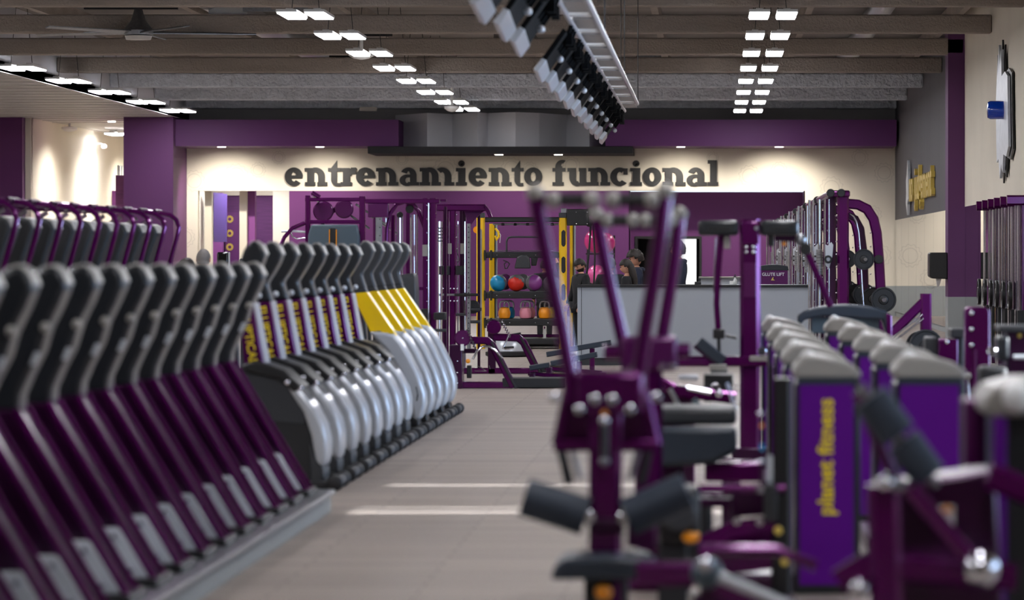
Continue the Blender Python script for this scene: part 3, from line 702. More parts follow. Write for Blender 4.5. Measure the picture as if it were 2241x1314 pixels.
k.sq('short_rail', 'purple_dark', [(1008, 770), (1040, 770)], 10, .06, .3); k.box('foot_block', 'black', 1022, 800, 1032, 828, -.05, .05)
for a, c in (((1040, 812), (1064, 812)), ((1046, 800), (1066, 812)), ((1072, 800), (1074, 808))): k.tube('bent_pin', 'chrome', [a, c], 2.4, -.1, n=6)

k = K('cable_rack', 'purple double rack with storage pegs beside the yellow rig', 'gym machine', 48.8, 1000, 'tall purple racks'); fl = floory(48.8)
k.sq('top_beam', 'purple', [(955, 455), (1062, 455)], 15, .1); k.sq('end_bracket', 'purple', [(1060, 452), (1068, 462), (1074, 476)], 8, .1)
k.poly('gusset', 'plum', [(1015, 462), (1058, 462), (1040, 478), (1024, 500)], .1, .13)
for x, w, dy, y in ((976, 12, 0, 447), (991, 13, 0, 447), (1004, 6, .5, 455), (1012, 8, .3, 462), (1042, 6, .6, 462)): k.sq('post', 'purple' if w > 8 else 'purple_dark', [(x, y), (x, fl)], w, .08, dy)
for x, w, dy in ((962, 6, -.05), (967, 5, .1), (983, 3, .2), (1002, 3, 0), (1016, 3, .1)): k.tube('guide_rod', 'chrome', [(x, 485), (x, fl)], w, dy, n=8)
g = k.sq('perforated_upright', 'steel', [(1028, 490), (1028, 765)], 8, .06, -.2); k.bolts([1028], range(498, 760, 11), 1.3, -.235, g, 'void')
for x0, x1, y, w in ((1031, 1056, 677, 7), (1031, 1053, 704, 7), (1000, 1022, 688, 6), (1018, 1030, 645, 10)): k.tube('peg', 'charcoal', [(x0, y), (x1, y)], w, -.2)
k.tube('barbell', 'steel', [(972, 645), (998, 645)], 5, -.3); k.tube('barbell_collar', 'black', [(998, 645), (1050, 645)], 6, -.3)
k.cyl('weight_plate', 'rubber', 1036, 672, 15, .06, -.05)
for x, y in ((976, 588), (1008, 588)): k.box('catch', 'black', x-9, y-6, x+9, y+14, -.15, .0)
for x in (985, 1012): k.box('sticker', 'cap_grey', x-4, 533, x+4, 556, -.06, -.05, 0)
k.tube('cable', 'black', [(1000, 548), (1007, 570), (1001, 575)], 1.5, -.1)
k.bolts([970, 986, 994, 1001], [632, 659], 2.2, -.06); k.bolts([1000], range(470, 620, 25), 1.5, -.05)
for x in (963,): b = MB(); [b.tube([k.v(958, 500+i*7, -.1), k.v(969, 500+i*7, -.1)], .01, 6) for i in range(5)]; b.done('cable_shackle', 'chrome', k.r)
k.sq('base_beam', 'purple', [(960, fl-6), (1185, fl-6)], 13, .1); k.box('rubber_deck', 'rubber', 1180, fl-18, 1240, fl-3, -.05, .4, .006)
k.box('bench_base', 'purple_dark', 1068, 720, 1085, fl, -.05, .1); k.sq('brace_leg', 'purple', [(1080, 738), (1134, 740), (1146, 750), (1178, fl-2)], 16, .12)
k.sq('step_tread', 'rubber', [(1140, 738), (1184, fl-1)], 5, .16, -.01); k.cyl('cam_wheel', 'purple', 1082, 716, 16, .05, -.1)
k.sq('wheel_arm', 'purple', [(1066, 720), (1082, 720)], 12, .06)
b = MB()
for i in range(7): b.tube([k.v(1094+i*3, 700+i*5.6, -.15), k.v(1100+i*3, 700+i*5.6, -.15), k.v(1099+i*3, 706+i*5.6, -.15)], .009, 6)
b.done('chain', 'chrome', k.r)
k.tube('triangle_handle', 'chrome', [(1115, 735), (1102, 762), (1106, 764), (1124, 762)], 3.5, -.15); k.tube('handle_grip', 'black', [(1104, 761), (1126, 760)], 5, -.15); k.tube('arm', 'black', [(1110, 735), (1140, 730)], 5)
t = thing('balance_dome', 'silver balance dome ball on the floor behind the braces', 'balance ball', (V(57)(1111, 0).x, 57, 0))
b = MB(); b.lathe([(.0, .34), (.1, .33), (.2, .27), (.27, .17), (.29, .08)], (t.location.x, 57, 0), 'Z', 28); b.done('dome', 'silver', t)
b = MB(); b.lathe([(.29, .0), (.33, .02), (.33, .07), (.29, .085)], (t.location.x, 57, 0), 'Z', 28); b.done('base', 'rubber', t)

# flat benches right of the rig
for (x0, y0, x1, y1, th, D, lab, gl) in ((1243, 766, 1337, 750, 11, 47, 'adjustable bench with raised dark pad in front of the grey counter', 1290), (1206, 796, 1307, 776, 11, 45, 'adjustable bench with lower dark pad behind the near press machine', 1262)):
    k = K('weight_bench', lab, 'bench', D, gl, 'adjustable benches'); fl = floory(D)
    k.sq('back_pad', 'pad', [(x0, y0), (x1, y1)], th, .28); k.sq('post', 'purple', [(gl+6, (y0+y1)/2+5), (gl+6, fl-4)], 11, .08)
    k.sq('seat_pad', 'pad', [(x0-46, y0+10), (x0-4, y0+3)], th, .3); k.sq('rail', 'purple', [(x0-50, fl-22), (x1-20, fl-12)], 9, .08)
    k.box('foot', 'purple_dark', x0-46, fl-24, x0-34, fl, -.25, .25); k.box('foot', 'purple_dark', x1-24, fl-14, x1-10, fl, -.25, .25)

# ------------------------------------------------------------------ yellow functional rig
RD = 61.8; fl = floory(RD)
k = K('functional_rig', 'yellow and black training rig with shelves for balls and kettlebells', 'training rig', RD, 1146)
v = k.v
for x, w, d in ((1052, 18, 0), (1232, 17, 0)):
    k.sq('upright', 'yellow_rig', [(x, 476), (x, fl)], w, .12, d); k.box('end_cap', 'charcoal', x-9, 466, x+9, 477, -.07, .07)
for x, w in ((1070, 14), (1248, 12)): k.sq('rear_upright', 'yellow_rig', [(x, 489), (x, fl)], w, .1, 1.0)
for x in (1080, 1254): k.box('side_trim', 'counter', x-3, 492, x+1, fl, .95, 1.05, .002); k.box('side_trim', 'black', x-5, 492, x-3, fl, .94, 1.04, .002)
tr = k.poly('track', 'steel', [(1047, 505), (1049, 501), (1053, 501), (1055, 505), (1055, 745), (1052, 750), (1047, 745)], -.075, -.06, .002); k.bolts([1051], range(540, 740, 13), 1.1, -.08, tr, 'void')
for y0, y1 in ((504, 540), (562, 598), (622, 658)): k.poly('slot', 'black', [(1229, y0+4), (1232, y0), (1235, y0), (1238, y0+4), (1238, y1-4), (1235, y1), (1232, y1), (1229, y1-4)], -.07, -.055, .006)
k.sq('crossbar', 'black', [(1062, 481), (1224, 481)], 11, .09); k.tube('pull_up_bar', 'steel', [(1078, 491), (1222, 491)], 4, .1)
for i in range(5): k.cyl('clamp', 'black', 1100+i*27, 491, 3.2, .05, .1, axis='X')
k.box('pulley_box', 'black', 1241, 458, 1290, 494, -.12, .12, .012); k.bolts([1262, 1286], [465, 490], 1.6, -.125); k.cyl('pulley', 'black', 1290, 464, 9, .1); k.cyl('pulley', 'black', 1290, 488, 9, .1)
k.box('pulley_bracket', 'steel', 1228, 456, 1240, 470, -.05, .05)
k.tube('battle_rope', 'rubber', [(1293, 492), (1290, 540), (1284, 600), (1280, 700), (1274, fl-8)], 4.5); k.tube('battle_rope', 'rubber', [(1304-6, 490), (1302, 560), (1299, 640), (1297, 720), (1296, fl-6)], 4)
for y, h in ((559, 12), (647, 13), (707, 13)):
    sh = k.box('shelf', 'black', 1062, y-h/2, 1224, y+h/2, -.05, .04, .01); k.box('tray', 'charcoal', 1066, y-h/2-2, 1222, y-h/2+1, 0, .95, .004, sh); k.bolts([1088, 1116, 1172, 1200], [y], 1.2, -.06, sh)
    for x in (1062, 1075): k.box('hook_plate', 'black', x-2, y-11, x+2, y+11, -.08, .05, .004, sh)
k.tube('dip_handle', 'charcoal', [(1109, 552), (1109, 528), (1112, 521), (1120, 519), (1185, 519)], 4, -.05)
k.poly('bag', 'charcoal', [(1127, 588), (1133, 563), (1142, 559), (1152, 559), (1160, 565), (1163, 588)], -.25, -.08, .02)
k.poly('bag_shadow_panel', 'black', [(1163, 564), (1178, 564), (1174, 582), (1163, 582)], -.1, .0, .01)
k.tube('strap_loop', 'black', [(1102, 570), (1112, 574), (1116, 578), (1110, 588), (1106, 588), (1104, 578), (1110, 573)], 2.2, -.1)
k.tube('wire_rack', 'steel', [(1080, 549), (1210, 549)], 1.5, .1)
hook = k.tube('coiled_band', 'yellow', [(1084, 500), (1091, 508), (1092, 518), (1087, 524), (1084, 516)], 5, -.02); k.tube('cord', 'white', [(1088, 502), (1096, 515), (1094, 532)], 1.4, -.02)
k.cyl('orange_disc', 'orange', 1041, 503, 8, .04, .3)
k.box('lower_deck', 'rubber', 1138, 742, 1224, 754, -.1, .9, .01); k.sq('lower_rail', 'purple', [(1062, 738), (1226, 738)], 7, .06, .9)
k.sq('floor_rail', 'charcoal', [(1062, fl-5), (1226, fl-5)], 8, .1, 1.0); k.sq('side_floor_rail', 'yellow_rig', [(1052, fl-6, 0), (1052, fl-6, 1)], 9, .08); k.sq('side_floor_rail', 'yellow_rig', [(1232, fl-6, 0), (1232, fl-6, 1)], 9, .08)
def med_ball(x, y, r, dy, m, label, ax):
    c = v(x, y, dy); b = MB(); a = Vector(ax).normalized()
    b.ball(c, v.m(r), 32, 20, pick=lambda q: 1 if (q.normalized().dot(a)) > .25 else 0)
    o = b.done('medicine_ball', ['ball_grey', m], off=c, smooth=80); tag(o, label, 'ball', 'medicine balls on the rig')
for x, y, dy, m, lab, ax in ((1090, 621, .1, 'ball_blue', 'grey medicine ball with blue panel, leftmost in front on the rig shelf', (-.4, -1, -.3)), (1129, 621, .1, 'ball_red', 'grey medicine ball with red panel on the rig shelf', (-.2, -1, -.7)), (1168, 621, .1, 'ball_purple', 'grey medicine ball with purple panel beside the red one', (.8, -1, .1)), (1206, 623, .1, 'ball_grey', 'all grey medicine ball at the right end of the shelf', (1, 0, 0)),
                  (1101, 620, .55, 'ball_purple', 'medicine ball with purple side, behind the blue one', (1, -.6, .2)), (1140, 620, .55, 'ball_grey', 'grey medicine ball half hidden behind the red one', (1, 0, 0))):
    med_ball(x, y-1.2+ (0 if dy < .3 else -1), 18.5 if dy < .3 else 17.5, dy, m, lab, ax)
def kettlebell(x, y, dy, m, lab):
    t = thing('kettlebell', lab, 'kettlebell', tuple(v(x, y+16.5, dy)), 'kettlebells on the rig')
    c = v(x, y+3, dy); r = v.m(13.5)
    b = MB(); b.lathe([(r*.62, -r*1.0), (r*.86, -r*.85), (r, -r*.3), (r*.98, r*.2), (r*.78, r*.72), (r*.5, r*.9)], c, 'Z', 24); b.done('body', m, t)
    b = MB(); b.tube([c+Vector((r*px, 0, r*pz)) for px, pz in ((-.66, .6), (-.78, 1.0), (-.74, 1.45), (-.5, 1.78), (0, 1.88), (.5, 1.78), (.74, 1.45), (.78, 1.0), (.66, .6))], r*.14, 10); b.done('handle', 'steel', t)
for x, dy, m, lab in ((1103, .12, 'orange', 'orange kettlebell with steel handle, left on the lower rig shelf'), (1149, .12, 'kb_pink', 'pink kettlebell in the middle of the lower rig shelf'), (1191, .12, 'orange', 'orange kettlebell right of the pink one on the lower rig shelf'), (1110, .55, 'ball_blue', 'blue kettlebell behind the left orange one'), (1155, .55, 'kb_pink', 'pale pink kettlebell hidden behind the front pink one'), (1199, .55, 'yellow', 'dull yellow kettlebell behind the right orange one')):
    kettlebell(x, 681.9, dy, m, lab)
t = K('spray_bottle', 'small white bottle standing on the lower rail of the rig', 'bottle', 61.9, 1192)
t.box('body', 'white', 1189, 720, 1195, 741, -.02, .02, .004); t.box('cap', 'purple', 1190.5, 715, 1193.5, 720, -.01, .01, .002); t.r.location.z = 0

# gym balls on their wall rack
v8 = V(88); t = thing('ball_rack', 'thin dark rack holding the pink exercise balls against the purple wall', 'rack', (v8(1312, 0).x, 88.4, 0))
b = MB()
for x in (1283, 1342): b.tube([v8(x, 515, .95), v8(x, floory(88.95), .95)], .02, 8)
b.done('post', 'black', t)
for y in (556, 622):
    b = MB(); b.tube([v8(1283, y, .95), v8(1342, y, .95)], .018, 8); b.tube([v8(1283, y, -.1), v8(1342, y, -.1)], .018, 8)
    for x in (1283, 1342): b.tube([v8(x, y, .95), v8(x, y, -.1)], .015, 8)
    b.done('shelf_ring', 'black', t)
for x, y, r, dy, m, lab in ((1304, 528, 26, .1, 'pink', 'magenta exercise ball, upper left on the wall rack'), (1322, 532, 23, .72, 'pink', 'magenta exercise ball, upper one tucked behind the other'), (1306, 602, 22, .1, 'pink_light', 'lighter pink exercise ball, lower one behind the counter')):
    c = v8(x, y, dy); b = MB(); b.ball(c, v8.m(r), 32, 22); tag(b.done('exercise_ball', m, off=c, smooth=80), lab, 'ball', 'pink exercise balls')

# ------------------------------------------------------------------ counter
v5 = V(52.5); fl = floory(52.5)
x0, x1 = v5(1262, 0).x, v5(1770, 0).x
t = thing('counter', 'long light grey counter with thin black top and dark plinth', 'counter', ((x0+x1)/2, 52.5, 0))
b = MB(); b.box((x0+.01, 52.5, .1), (x1, 53.1, v5(0, 629).z)); bd = b.done('front', 'counter', t, bevel=.004)
b = MB(); b.box((x0, 52.46, v5(0, 629).z), (x1+.02, 53.14, v5(0, 623.5).z)); b.done('countertop', 'black', t, bevel=.004)
b = MB(); b.box((x0+.04, 52.54, 0), (x1-.02, 53.06, .1)); b.done('plinth', 'charcoal', t)
b = MB(); b.box((x0+.062, 52.496, .1), (x0+.068, 52.5, v5(0, 629).z)); b.done('panel_joint', 'void', bd)
v6 = V(58); t = thing('back_counter', 'low pale grey worktop behind the counter, left of the glute board', 'counter', (v6(1596, 0).x, 58, 0))
b = MB(); b.box((v6(1530, 0).x, 58, 0), (v6(1664, 0).x, 58.6, v6(0, 609).z)); b.done('body', 'counter', t, bevel=.004); b = MB(); b.box((v6(1529, 0).x, 57.95, v6(0, 609).z), (v6(1666, 0).x, 58.65, v6(0, 606).z)); b.done('worktop', 'cap_grey', t)
zt = v5(0, 623.5).z
t = thing('bottle', 'white pump bottle standing on the counter', 'bottle', (v5(1609, 0).x, 52.75, zt))
b = MB(); x = t.location.x; b.lathe([(.022, zt), (.026, zt+.01), (.026, zt+.06), (.012, zt+.085), (.01, zt+.1)], (x, 52.75, 0), 'Z', 16); b.done('body', 'white', t)
b = MB(); b.box((x-.02, 52.74, zt+.1), (x+.012, 52.76, zt+.118)); b.tube([(x, 52.75, zt+.09), (x, 52.75, zt+.14)], .008, 8); b.done('pump', 'charcoal', t)
b = MB(); b.box((v5(1597, 0).x, 52.62, zt), (v5(1605, 0).x, 52.72, zt+.05)); tag(b.done('cup', 'white', bevel=.006), 'small white box beside the pump bottle on the counter', 'box')
t = thing('card_reader', 'small black terminal on the counter near the door', 'terminal', (v5(1528, 0).x, 52.7, zt))
b = MB(); b.box((t.location.x-.05, 52.65, zt), (t.location.x+.04, 52.75, zt+.04)); b.box((t.location.x, 52.68, zt+.03), (t.location.x+.035, 52.72, zt+.09)); b.done('body', 'black', t, bevel=.006)
# glute machine board
k = K('glute_machine', 'purple glute lift machine shroud with white lettering behind the counter', 'gym machine', 54.2, 1692); fl = floory(54.2)
bd = k.poly('board', 'plum', [(1660, fl), (1660, 590), (1724, 590), (1724, fl)], -.02, .1, .004); k.poly('arch_top', 'housing', [(1658, 592), (1660, 583)]+[(1660+64*i/12, 583-4*math.sin(PI*i/12)) for i in range(13)]+[(1726, 592)], -.03, .12, .004)
M = Matrix.Translation(k.v(1692, 601, -.03))@Matrix.Rotation(PI/2, 4, 'X'); b = MB(); b.text('GLUTE LIFT', .062, M, .002); b.done('lettering', 'white_text', bd, smooth=0)
k.poly('emblem', 'gold', [(1687, 614), (1691, 607), (1693, 607), (1692, 611), (1696, 614)], -.026, -.02, 0, bd)
k.tube('hook', 'chrome', [(1700, 579), (1700, 571), (1702, 570)], 2); k.box('base', 'purple_dark', 1655, fl-12, 1730, fl, -.3, .5)

# ------------------------------------------------------------------ row of plate machines, right of the counter
k = K('plate_loaded_tower', 'tall purple plate machine with curved rear arch, nearest of its row right of the counter', 'gym machine', 47.3, 1860, 'purple tower machines in a row')
fl = floory(47.3); tw = k
k.sq('column', 'purple', [(1845, 424), (1845, fl)], 25, .14); k.sq('column', 'purple_dark', [(1822, 430), (1822, fl)], 18, .1, .2)
b = MB(); a = k.v(1812, 432); c = k.v(1860, 417); b.box((a.x, 47.2, a.z), (c.x, 52.6, c.z)); b.done('top_beam', 'purple', k.r, bevel=.025)
k.cyl('end_cap', 'rubber', 1817, 423, 9, .06, -.14); k.cyl('end_cap', 'rubber', 1840, 423, 9, .06, -.14)
k.sq('arch', 'purple', [(1856, 446), (1878, 448), (1898, 458), (1912, 480), (1919, 510), (1924, 570), (1929, 660), (1932, fl)], 22, .1, .05)
k.sq('inner_arch', 'purple_dark', [(1858, 470), (1876, 478), (1888, 500), (1896, 560), (1902, fl)], 14, .08, .5)
k.tube('curved_rod', 'chrome', [(1860, 468), (1868, 474), (1874, 486), (1879, 510), (1882, 545), (1886, 620), (1892, 700)], 4, -.05)
for x, w, dy in ((1775, 6, .8), (1784, 4, .9), (1795, 7, .3), (1808, 4, .5), (1815, 3, .1)): k.tube('guide_rod', 'chrome', [(x, 436), (x, fl)], w, dy)
b = MB()
for i in range(9): b.lathe([(k.v.m(6.5), -.016), (k.v.m(7.5), -.01), (k.v.m(7.5), .01), (k.v.m(6.5), .016)], k.v(1795, 549+i*6.2, .3), 'Z', 16)
b.done('knurled_sleeve', 'knurl', k.r)
k.poly('hook_plate', 'silver', [(1806, 535), (1812, 538), (1819, 530), (1824, 536), (1822, 560), (1814, 590), (1806, 580)], -.02, .02); k.cyl('wheel', 'black', 1812, 568, 9, .05, -.06); k.cyl('wheel_hub', 'steel', 1812, 568, 4.5, .03, -.1)
k.plate('weight_plate', 1890, 568, 23, -.06); k.plate('weight_plate', 1932, 656, 28, -.2); k.plate('weight_plate', 1912, 655, 26, .25); k.cyl('bumper', 'rubber', 1923, 568, 10, .08, -.05)
k.cyl('weight_horn', 'chrome', 1932, 656, 5, .3, -.2); k.cyl('weight_horn', 'chrome', 1893, 568, 4, .16, -.08)
k.bolts([1830], range(445, 720, 28), 2, -.1); k.bolts([1812], range(505, 700, 28), 1.8, .1); k.bolts([1905, 1880], range(510, 640, 30), 1.8, -.02)
k.sq('base', 'purple_dark', [(1770, fl-7), (1940, fl-7)], 14, .2); b = MB(); b.box((k.v(1843, 0).x-.05, 47.3, .0), (k.v(1843, 0).x+.05, 49.4, .09)); b.done('base_rail', 'purple', k.r, bevel=.01)
for i, D in enumerate((53.2, 59.6, 66.6, 74.6, 83.5)): dup(k.r, (k.r.location.x, D, 0), 'tall purple plate machine with curved rear arch, %s of its row from the camera' % ORD[i+1])

# cable columns standing along the mirrors
X0 = 4.2
def cable_column():
    r = thing('cable_column', '', 'gym machine', (X0, 0, 0), 'cable columns along the mirror')
    b = MB(); b.sq([(X0+.2, 0, 0), (X0+.2, 0, 2.28), (X0+.17, 0, 2.34)], .12, .12); b.done('column', 'purple', r)
    b = MB(); b.sq([(X0+.2, 0, 2.26), (X0-.14, 0, 2.26)], .14, .14); b.done('arm', 'purple', r)
    for dx, dy in ((.06, .1), (.1, -.12), (-.02, 0)):
        b = MB(); b.tube([(X0+dx, dy, .1), (X0+dx, dy, 2.22)], .016, 8); b.done('guide_rod', 'chrome', r)
    for z in (.95,):
        b = MB(); plate(b, (X0-.1, 0, z), .2, .05, 'X'); b.done('weight_plate', 'black', r)
    b = MB(); b.box((X0-.28, -.3, 0), (X0+.27, .3, .1)); b.done('base', 'purple_dark', r, bevel=.01)
    b = MB(); b.box((X0+.0, -.12, .1), (X0+.14, .12, .75)); b.done('weight_stack', 'black', r, bevel=.01)
    return r
cc = cable_column()
for i in range(6):
    D = 52.6+1.2*i; lab = 'purple cable column with chrome rods along the mirror, %s from the camera' % ORD[i]
    if i == 0: cc.location = (X0, D, 0); cc['label'] = lab
    else: dup(cc, (X0, D, 0), lab)
# dispenser on the right column
k = K('wipe_dispenser', 'black wipe dispenser with white tissue hanging, on the purple right column', 'dispenser', 69.4, 2040); xx = XR-.3
b = MB(); a = k.v(2030, 553); c = k.v(0, 611)
b.prism([(xx, a.z), (xx-.30, a.z), (xx-.33, a.z-.02), (xx-.33, c.z+.05), (xx-.27, c.z+.01), (xx, c.z)], 69.1, 69.7); b.done('case', 'black', k.r, bevel=.02); 
b = MB(); b.prism([(xx-.2, c.z+.01), (xx-.1, c.z+.01), (xx-.13, c.z-.1), (xx-.17, c.z-.17), (xx-.19, c.z-.08)], 69.3, 69.33); b.done('tissue', 'white', k.r)
# A-frame leg press with plate
k = K('leg_press', 'purple A-shaped leg press frame with black plate by the right mirror', 'gym machine', 40, 2000); fl = floory(40)
k.sq('upright', 'purple', [(2026, 643), (2026, fl)], 24, .16); k.sq('rail', 'purple', [(1940, 742), (2026, 656)], 20, .14); k.tube('guide_rod', 'chrome', [(1930, 755), (2018, 688)], 4, -.1); k.tube('guide_rod', 'chrome', [(1940, 759), (2020, 697)], 4, -.1)
k.plate('weight_plate', 2024, 758, 38, -.2); k.plate('weight_plate', 2020, 760, 36, .25); k.sq('base', 'purple_dark', [(1900, fl-8), (2060, fl-8)], 16, .3); k.sq('sled', 'purple_dark', [(1935, 760), (1935, fl-10)], 16, .2)

# ================================================================== NEAR MACHINES ON THE RIGHT
def press(D, lab, P):
    k = K('chest_press', lab, 'gym machine', D, P['x'], 'upright handle press machines'); fl = floory(D)
    for side, arm, h in (('l', P['la'], P['lh']), ('r', P['ra'], P['rh'])):
        a = k.tube('press_arm', 'purple', arm, P['w']); k.ball('arm_cap', 'cap_grey', arm[0][0], arm[0][1]-4, P['w']*.62, 0, a)
        g = k.tube('grip', 'black', [(h[0], h[2]), (h[1], h[2])], P['w']*.85, -.02)
        for x in h[:2]: k.ball('grip_end', 'cap_grey', x, h[2], P['w']*.58, -.02, g)
        k.tube('grip_link', 'purple_dark', [(arm[0][0], h[2]+4), (h[0] if side == 'l' else h[1], h[2])], P['w']*.5)
    return k, fl
k, fl = press(14, 'large upright press machine in front with grey foam rollers and low seat', dict(x=1325, w=34, la=[(1172, 428), (1182, 490), (1202, 590), (1228, 710), (1246, 810), (1252, 880)], ra=[(1455, 425), (1447, 500), (1432, 610), (1412, 720), (1400, 810), (1396, 880)], lh=(1212, 1294, 438), rh=(1342, 1424, 438)))
k.box('head', 'purple', 1262, 812, 1408, 905, -.1, .12, .02); k.box('neck', 'purple', 1290, 880, 1362, 985, -.08, .08, .015)
k.poly('yoke_plate', 'purple', [(1240, 862), (1412, 862), (1424, 900), (1432, 966), (1372, 985), (1280, 985), (1220, 966), (1230, 900)], .1, .14, .01)
k.sq('yoke_bar', 'purple', [(1212, 975), (1440, 975)], 26, .08); k.sq('yoke_side', 'purple', [(1242, 860), (1218, 975)], 24, .07, .05); k.sq('yoke_side', 'purple', [(1408, 860), (1434, 975)], 24, .07, .05)
k.sq('link', 'rubber', [(1228, 985), (1246, 1060)], 20, .05); k.sq('link', 'rubber', [(1420, 985), (1402, 1060)], 20, .05); k.tube('link_rod', 'steel', [(1250, 985), (1268, 1050)], 12, .05); k.tube('link_rod', 'steel', [(1398, 985), (1378, 1050)], 12, .05)
for x, y in ((1215, 868), (1304, 873), (1342, 873), (1436, 868), (1270, 895), (1380, 895)): k.cyl('pivot_bolt', 'chrome', x, y, 11, .03, -.12)
k.sq('post', 'purple', [(1325, 980), (1325, fl)], 72, .1); k.tube('damper', 'charcoal', [(1325, 925), (1325, 1000)], 18, -.13); k.ball('damper_end', 'steel', 1325, 1006, 11, -.13); k.ball('damper_end', 'chrome', 1324, 918, 12, -.13)
k.poly('warning_sticker', 'orange', [(1316, 905), (1325, 892), (1334, 905)], -.115, -.11, 0)
for a, c, y0, y1 in ((1150, 1284, 1085, 1128), (1374, 1505, 1130, 1072)):
    o = k.tube('foam_roller', 'foam', [(a, y0), (c, y1)], 84, -.08, n=28); xx = c if a < 1300 else a; yy = y1 if a < 1300 else y0
    k.cyl('roller_hub', 'chrome', xx+(6 if a < 1300 else -6), yy, 15, .06, -.1, o)
k.tube('roller_axle', 'chrome', [(1284, 1130), (1325, 1142), (1374, 1132)], 20)
k.poly('seat', 'pad', [(1212, 1255), (1220, 1225), (1240, 1212), (1330, 1205), (1410, 1210), (1432, 1222), (1440, 1255)], -.3, .1, .015)
k.box('seat_carriage', 'black', 1282, 1258, 1376, 1330, -.2, .0, .01); k.ball('adjust_knob', 'orange', 1325, 1284, 19, -.24); k.tube('lever', 'purple', [(1352, 1262), (1350, 1340)], 20, -.2)
k.sq('lower_collar', 'purple_dark', [(1290, 1150), (1365, 1150)], 34, .14); k.box('side_plate', 'plum', 1372, 1130, 1436, 1200, .02, .1)
k.sq('floor_beam', 'purple', [(1200, fl-30), (1460, fl-30)], 50, .12); k.sq('long_beam', 'purple', [(1325, fl-30, 0), (1325, fl-30, 1.4)], 50, .1)
k2 = K('pulley_station', 'black pulley housing with orange pin behind the right foam roller', 'gym machine', 15.4, 1490); f2 = floory(15.4)
k2.box('housing', 'black', 1442, 1062, 1532, 1190, -.1, .12, .03); k2.box('tower', 'rubber', 1440, 1180, 1505, f2, -.05, .1, .01); k2.poly('pin', 'orange', [(1490, 1172), (1500, 1160), (1532, 1162), (1530, 1180), (1505, 1186)], -.13, -.1, .01)
k2.cyl('wheel', 'charcoal', 1486, 1120, 40, .05, -.12)
k, fl = press(17.2, 'second upright press machine, standing just behind the large one', dict(x=1405, w=28, la=[(1306, 476), (1318, 540), (1338, 640), (1362, 745), (1372, 800)], ra=[(1487, 472), (1478, 560), (1464, 650), (1448, 745), (1440, 800)], lh=(1330, 1384, 483), rh=(1412, 1470, 483)))
k.box('head', 'plum', 1360, 736, 1482, 812, -.08, .12, .02); k.sq('post', 'purple', [(1420, 800), (1420, fl)], 60, .1); k.sq('floor_beam', 'purple', [(1330, fl-20), (1510, fl-20)], 36, .12)
for x, y in ((1346, 772), (1486, 768)): k.cyl('pivot_boss', 'purple', x, y, 17, .1, 0, axis='X')
for x, y in ((1385, 805), (1450, 800), (1472, 800)): k.cyl('pivot_bolt', 'chrome', x, y, 9, .03, -.12)

# multi press tower
k = K('multi_press_tower', 'tall purple column with black crosswise head and two hanging arms', 'gym machine', 27, 1640); fl = floory(27)
k.sq('column', 'purple', [(1641, 480), (1641, fl)], 44, .16); hd = k.box('head_left', 'housing', 1528, 483, 1616, 516, -.12, .12, .025); h2 = k.box('head_right', 'housing', 1664, 483, 1746, 516, -.12, .12, .025)
k.box('slot', 'black', 1552, 497, 1600, 505, -.125, -.1, .002, hd); k.box('slot', 'black', 1690, 497, 1726, 505, -.125, -.1, .002, h2)
k.box('front_plate', 'purple', 1622, 486, 1660, 535, -.11, -.08, .01); k.bolts([1633, 1648], [541, 552], 5, -.1); k.cyl('pin', 'steel', 1655, 500, 5, .03, -.12)
k.sq('inset', 'plum', [(1641, 575), (1641, 650)], 26, .01, -.085)
a = k.sq('press_arm', 'purple', [(1578, 515), (1571, 600), (1568, 665), (1572, 720)], 13, .05); k.tube('arm_tube', 'chrome', [(1567, 520), (1562, 640)], 4, 0, a); k.box('clamp', 'cap_grey', 1584, 516, 1598, 545, -.05, .05, .008, a); k.box('collar', 'black', 1560, 720, 1586, 742, -.05, .05, .01, a); k.tube('rod', 'black', [(1573, 742), (1574, 790)], 8, 0, a)
a = k.sq('press_arm', 'purple', [(1768, 556), (1790, 606), (1818, 672)], 14, .06); k.ball('joint', 'steel', 1752, 525, 13, 0, a); k.cyl('collar', 'black', 1763, 546, 13, .08, 0, a); k.sq('upper_link', 'purple_dark', [(1695, 520), (1740, 522)], 14, .05, 0); k.ball('orange_stop', 'orange', 1716, 534, 5, -.03); k.box('pulley_bracket', 'black', 1680, 515, 1694, 540, -.03, .03)
k.sq('cross_beam', 'purple', [(1440, 790), (1708, 790)], 22, .1, -.1); k.cyl('bolt', 'chrome', 1667, 768, 10, .04, -.15); k.box('cap', 'cap_grey', 1640, 778, 1690, 790, -.16, .0)
k.sq('arm_pad', 'pad', [(1528, 748), (1582, 792)], 26, .14, -.1); k.sq('pad_plate', 'purple_dark', [(1520, 756), (1574, 800)], 10, .12, -.1); k.tube('lever', 'black', [(1588, 735), (1612, 740)], 7); k.tube('cable', 'screen_purple', [(1662, 655), (1668, 790)], 4)
k.sq('floor_beam', 'purple_dark', [(1560, fl-12), (1720, fl-12)], 26, .12); k.box('foot_pedal', 'cap_grey', 1552, 796, 1590, 812, -.2, -.1); k.box('hanger', 'black', 1555, 808, 1592, 850, -.25, -.12)
k.box('base_block', 'purple_dark', 1602, 1000-20, 1680, fl, -.12, .12, .01)
